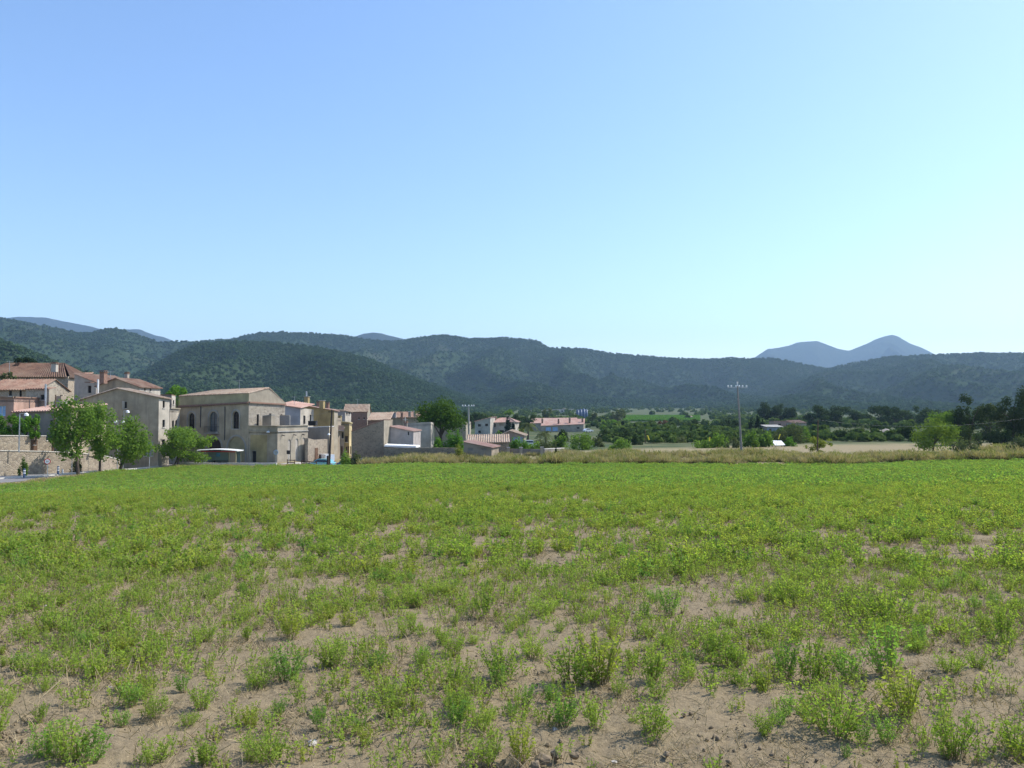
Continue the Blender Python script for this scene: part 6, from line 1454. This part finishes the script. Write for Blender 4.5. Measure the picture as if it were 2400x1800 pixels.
# ------------------------------------------------------------------ valley woodland, vineyard, dry grass (uncountable)
m_leaf('valley_leaf', (0.06, 0.10, 0.032), (0.115, 0.165, 0.046), (0.16, 0.21, 0.06), 0.25, 0.03)
m_leaf('vine_leaf', (0.10, 0.21, 0.035), (0.13, 0.25, 0.04), (0.17, 0.3, 0.05), 0.3, 0.3)
def build_valley():
    rng = np.random.default_rng(77); n = 19000
    d = np.exp(rng.uniform(math.log(168), math.log(1450), n)); px = rng.uniform(-300, 2750, n)
    x = (px - 1200) / FPX * d
    nn = np.array([noise.noise(Vector((a, b, 5)) / 70.0) for a, b in zip(x, d)])
    keep = rng.random(n) < np.clip(0.27 + 1.5 * nn, 0.0, 1)
    keep &= ~((px > 1440) & (px < 1670) & (d > 410) & (d < 790))                       # vineyard
    keep &= ~((px > 1500) & (px < 1745) & (d > 250) & (d < 400) & (nn < 0.2))         # dry paddock
    keep &= ~((px > 1090) & (px < 1420) & (d < 390)) & (px > 1080) | ((px <= 1080) & (d > 420) & keep)
    px, d, x = px[keep], d[keep], x[keep]; m = len(d); s = rng.uniform(2.2, 6.0, m) * np.clip(d / 380, 0.42, 1)
    rot = np.zeros((m, 3)); rot[:, 2] = rng.uniform(0, 6.28, m)
    scatter('valley_woodland', np.stack([x, d, gz(px, d) - 0.1], -1), rot, np.stack([s, s, s * rng.uniform(0.7, 1.1, m)], -1), rng.integers(0, 5, m),
            [blob_mesh('valley_tree', 700 + i, 'valley_leaf', 90) for i in range(5)], 'hedges, orchards and copses scattered over the valley floor', 'woodland')
    PX, D = [], []                                                                       # vine rows
    for dd in np.arange(575, 770, 3.2):
        k = np.arange(1462, 1640, 2.2) + rng.uniform(-0.6, 0.6); PX.append(k); D.append(np.full(len(k), dd))
    px, d = np.concatenate(PX), np.concatenate(D); m = len(d); s = rng.uniform(1.5, 2.1, m)
    rot = np.zeros((m, 3)); rot[:, 2] = rng.uniform(0, 6.28, m)
    scatter('vineyard', np.stack([(px - 1200) / FPX * d, d, gz(px, d)], -1), rot, np.stack([s, s, s], -1), rng.integers(0, 3, m),
            [blob_mesh('vine', 720 + i, 'vine_leaf', 26) for i in range(3)], 'bright green vineyard strip on the valley floor', 'vineyard')
build_valley()
def grass_tuft(name, seed, nb, h, w, low, high):
    rng = np.random.default_rng(seed); V, F, M = [], [], []
    for k in range(nb):
        an = rng.uniform(0, 6.28); b = np.array([rng.normal() * w * 0.3, rng.normal() * w * 0.3, -0.03]); hh = h * rng.uniform(0.45, 1)
        m = b + np.array([math.cos(an) * w * 0.12, math.sin(an) * w * 0.12, hh * 0.5]); t = b + np.array([math.cos(an) * w * rng.uniform(0.2, 0.6), math.sin(an) * w * rng.uniform(0.2, 0.6), hh])
        sd = np.cross(t - b, rng.normal(size=3)); sd *= 0.016 / max(np.linalg.norm(sd), 1e-6)
        i = len(V); V.extend([b - sd, b + sd, m + sd, m - sd, t + sd * 1.3, t - sd * 0.6]); F += [(i, i + 1, i + 2, i + 3), (i + 3, i + 2, i + 4, i + 5)]; M += [0, 1]
    return multi_mesh(name, np.array(V), np.array(F), M, (low, high))
m_leaf('grass_low', (0.085, 0.085, 0.035), (0.13, 0.11, 0.055), (0.17, 0.14, 0.08), 0.2, 0.4)
m_leaf('grass_blond', (0.36, 0.29, 0.15), (0.42, 0.34, 0.19), (0.50, 0.42, 0.26), 0.3, 0.4)
m_leaf('grass_green', (0.16, 0.19, 0.05), (0.22, 0.24, 0.07), (0.30, 0.30, 0.10), 0.35, 0.4)
def build_verge():
    rng = np.random.default_rng(91)
    protos = [grass_tuft('dry_tuft', 800 + i, 34, 1.0, 0.75, 'grass_low', ('grass_blond', 'grass_blond', 'grass_green')[i % 3]) for i in range(6)]
    protos += [grass_tuft('short_tuft', 820 + i, 22, 0.28, 0.5, 'grass_green', 'grass_blond') for i in range(2)]
    PT, SC_, IX = [], [], []
    def add(n, f):
        px, off_, s, ix = f(n); d = edge_d(px) + off_; x = (px - 1200) / FPX * d
        nn = np.array([0.8 * noise.noise(Vector((a, b, 2)) / 2.0) + 1.0 * noise.noise(Vector((a, b * 0.6, 8)) / 6.0) for a, b in zip(x, d)])
        k = rng.random(len(px)) < np.clip(0.5 + 1.3 * nn, 0.06, 1); s = s * np.clip(1 + 1.0 * nn, 0.4, 1.8)
        PT.append(np.stack([x, d, gz(px, d)], -1)[k]); SC_.append(s[k]); IX.append(ix[k])
    add(6500, lambda n: (rng.uniform(850, 2760, n), rng.uniform(0.4, 6.5, n), rng.uniform(0.42, 1.0, n), rng.integers(0, 6, n)))
    add(5200, lambda n: (rng.uniform(1280, 2760, n), rng.uniform(6, 20, n), rng.uniform(0.4, 0.9, n), rng.integers(0, 6, n)))
    add(3200, lambda n: (rng.uniform(860, 1500, n), rng.uniform(4, 22, n), rng.uniform(0.3, 0.8, n), rng.integers(0, 6, n)))
    add(2600, lambda n: (rng.uniform(-300, 860, n), rng.uniform(-1.2, 2.6, n), rng.uniform(0.5, 1.0, n), rng.integers(6, 8, n)))
    pts = np.concatenate(PT); s = np.concatenate(SC_); m = len(pts); rot = np.zeros((m, 3)); rot[:, 2] = rng.uniform(0, 6.28, m)
    scatter('dry_grass', pts, rot, np.stack([s * 1.1, s * 1.1, s], -1), np.concatenate(IX), protos, 'tall blond dry grass along the far edge of the field', 'grass')
build_verge()

# ------------------------------------------------------------------ stones and clods at the front
m_plain('stone_pale', (0.50, 0.46, 0.40), 0.9, 0, 0.25, 14); m_plain('stone_grey', (0.30, 0.28, 0.265), 0.9, 0, 0.25, 14); m_plain('clod', (0.20, 0.152, 0.098), 0.95, 0, 0.3, 20)
def rock(name, label, px, py, wpx, mat, flat=0.55, group='stones lying on the soil'):
    d = py_to_d(px, py); q = XY(px, d); s = wpx / FPX * d / 2; seed = px * 0.37
    bm_v, bm_f = [], []; n1, n2 = 9, 6
    for i in range(n2 + 1):
        th = math.pi * i / n2
        for j in range(n1):
            ph = 2 * math.pi * j / n1; v = Vector((math.sin(th) * math.cos(ph), math.sin(th) * math.sin(ph), math.cos(th)))
            k = 1 + 0.45 * noise.noise(v * 1.3 + Vector((seed, 0, 0))) + 0.15 * noise.noise(v * 4 + Vector((0, seed, 0)))
            bm_v.append((v.x * s * k, v.y * s * k * 0.8, v.z * s * k * flat))
    for i in range(n2):
        for j in range(n1): a = i * n1 + j; b = i * n1 + (j + 1) % n1; bm_f.append((a, a + n1, b + n1, b))
    me = bpy.data.meshes.new(name); me.from_pydata(bm_v, [], bm_f); me.materials.append(MATS[mat]); me.validate(); me.update()
    o = link(name, me, None, (q.x, q.y, gxy(q.x, q.y) + s * flat * 0.35)); o.rotation_euler = (0, 0, px)
    return tag(o, label, 'stone' if name == 'field_stone' else 'clod', group)
for px, py, w, m, lab in ((268, 1614, 15, 'stone_grey', 'grey stone beside an alfalfa plant at left'), (212, 1642, 9, 'stone_pale', 'small pale stone on bare soil at left'), (739, 1744, 26, 'stone_pale', 'flat white rock near the bottom edge, left of centre'),
        (781, 1752, 10, 'stone_pale', 'small white stone right of the flat white rock'), (117, 1422, 12, 'stone_pale', 'pale stone among sparse plants at far left'), (165, 1488, 14, 'stone_pale', 'long pale stone on open soil at left'),
        (1299, 1712, 18, 'stone_grey', 'grey stone at the foot of a plant above the hollow'), (1343, 1653, 8, 'stone_pale', 'tiny white stone right of the middle plants'), (1272, 1784, 40, 'clod', 'broad flat earth slab at the bottom edge'),
        (1484, 1436, 9, 'stone_pale', 'small white stone in the middle distance'), (1436, 1787, 14, 'stone_pale', 'pale stone at the bottom edge right of the hollow'), (2326, 1408, 10, 'stone_pale', 'white stone at right beyond the bushes'),
        (1729, 1509, 10, 'stone_pale', 'pale stone left of the right hand bushes'), (2082, 1702, 10, 'stone_pale', 'white stone under the large spreading bush')):
    rock('field_stone', lab, px, py, w, m)
for px, py, w, lab in ((1302, 1772, 34, 'largest earth clod in the dug hollow'), (1344, 1774, 24, 'second earth clod in the dug hollow'), (1255, 1798, 30, 'earth clod cut by the bottom edge'), (1527, 1745, 14, 'small dark clod right of the hollow'),
        (1556, 1770, 18, 'dark clod at the bottom right of the hollow'), (1312, 1738, 12, 'small clod at the top of the dug hollow')):
    rock('earth_clod', lab, px, py, w, 'clod', 0.7, 'earth clods in the dug hollow')
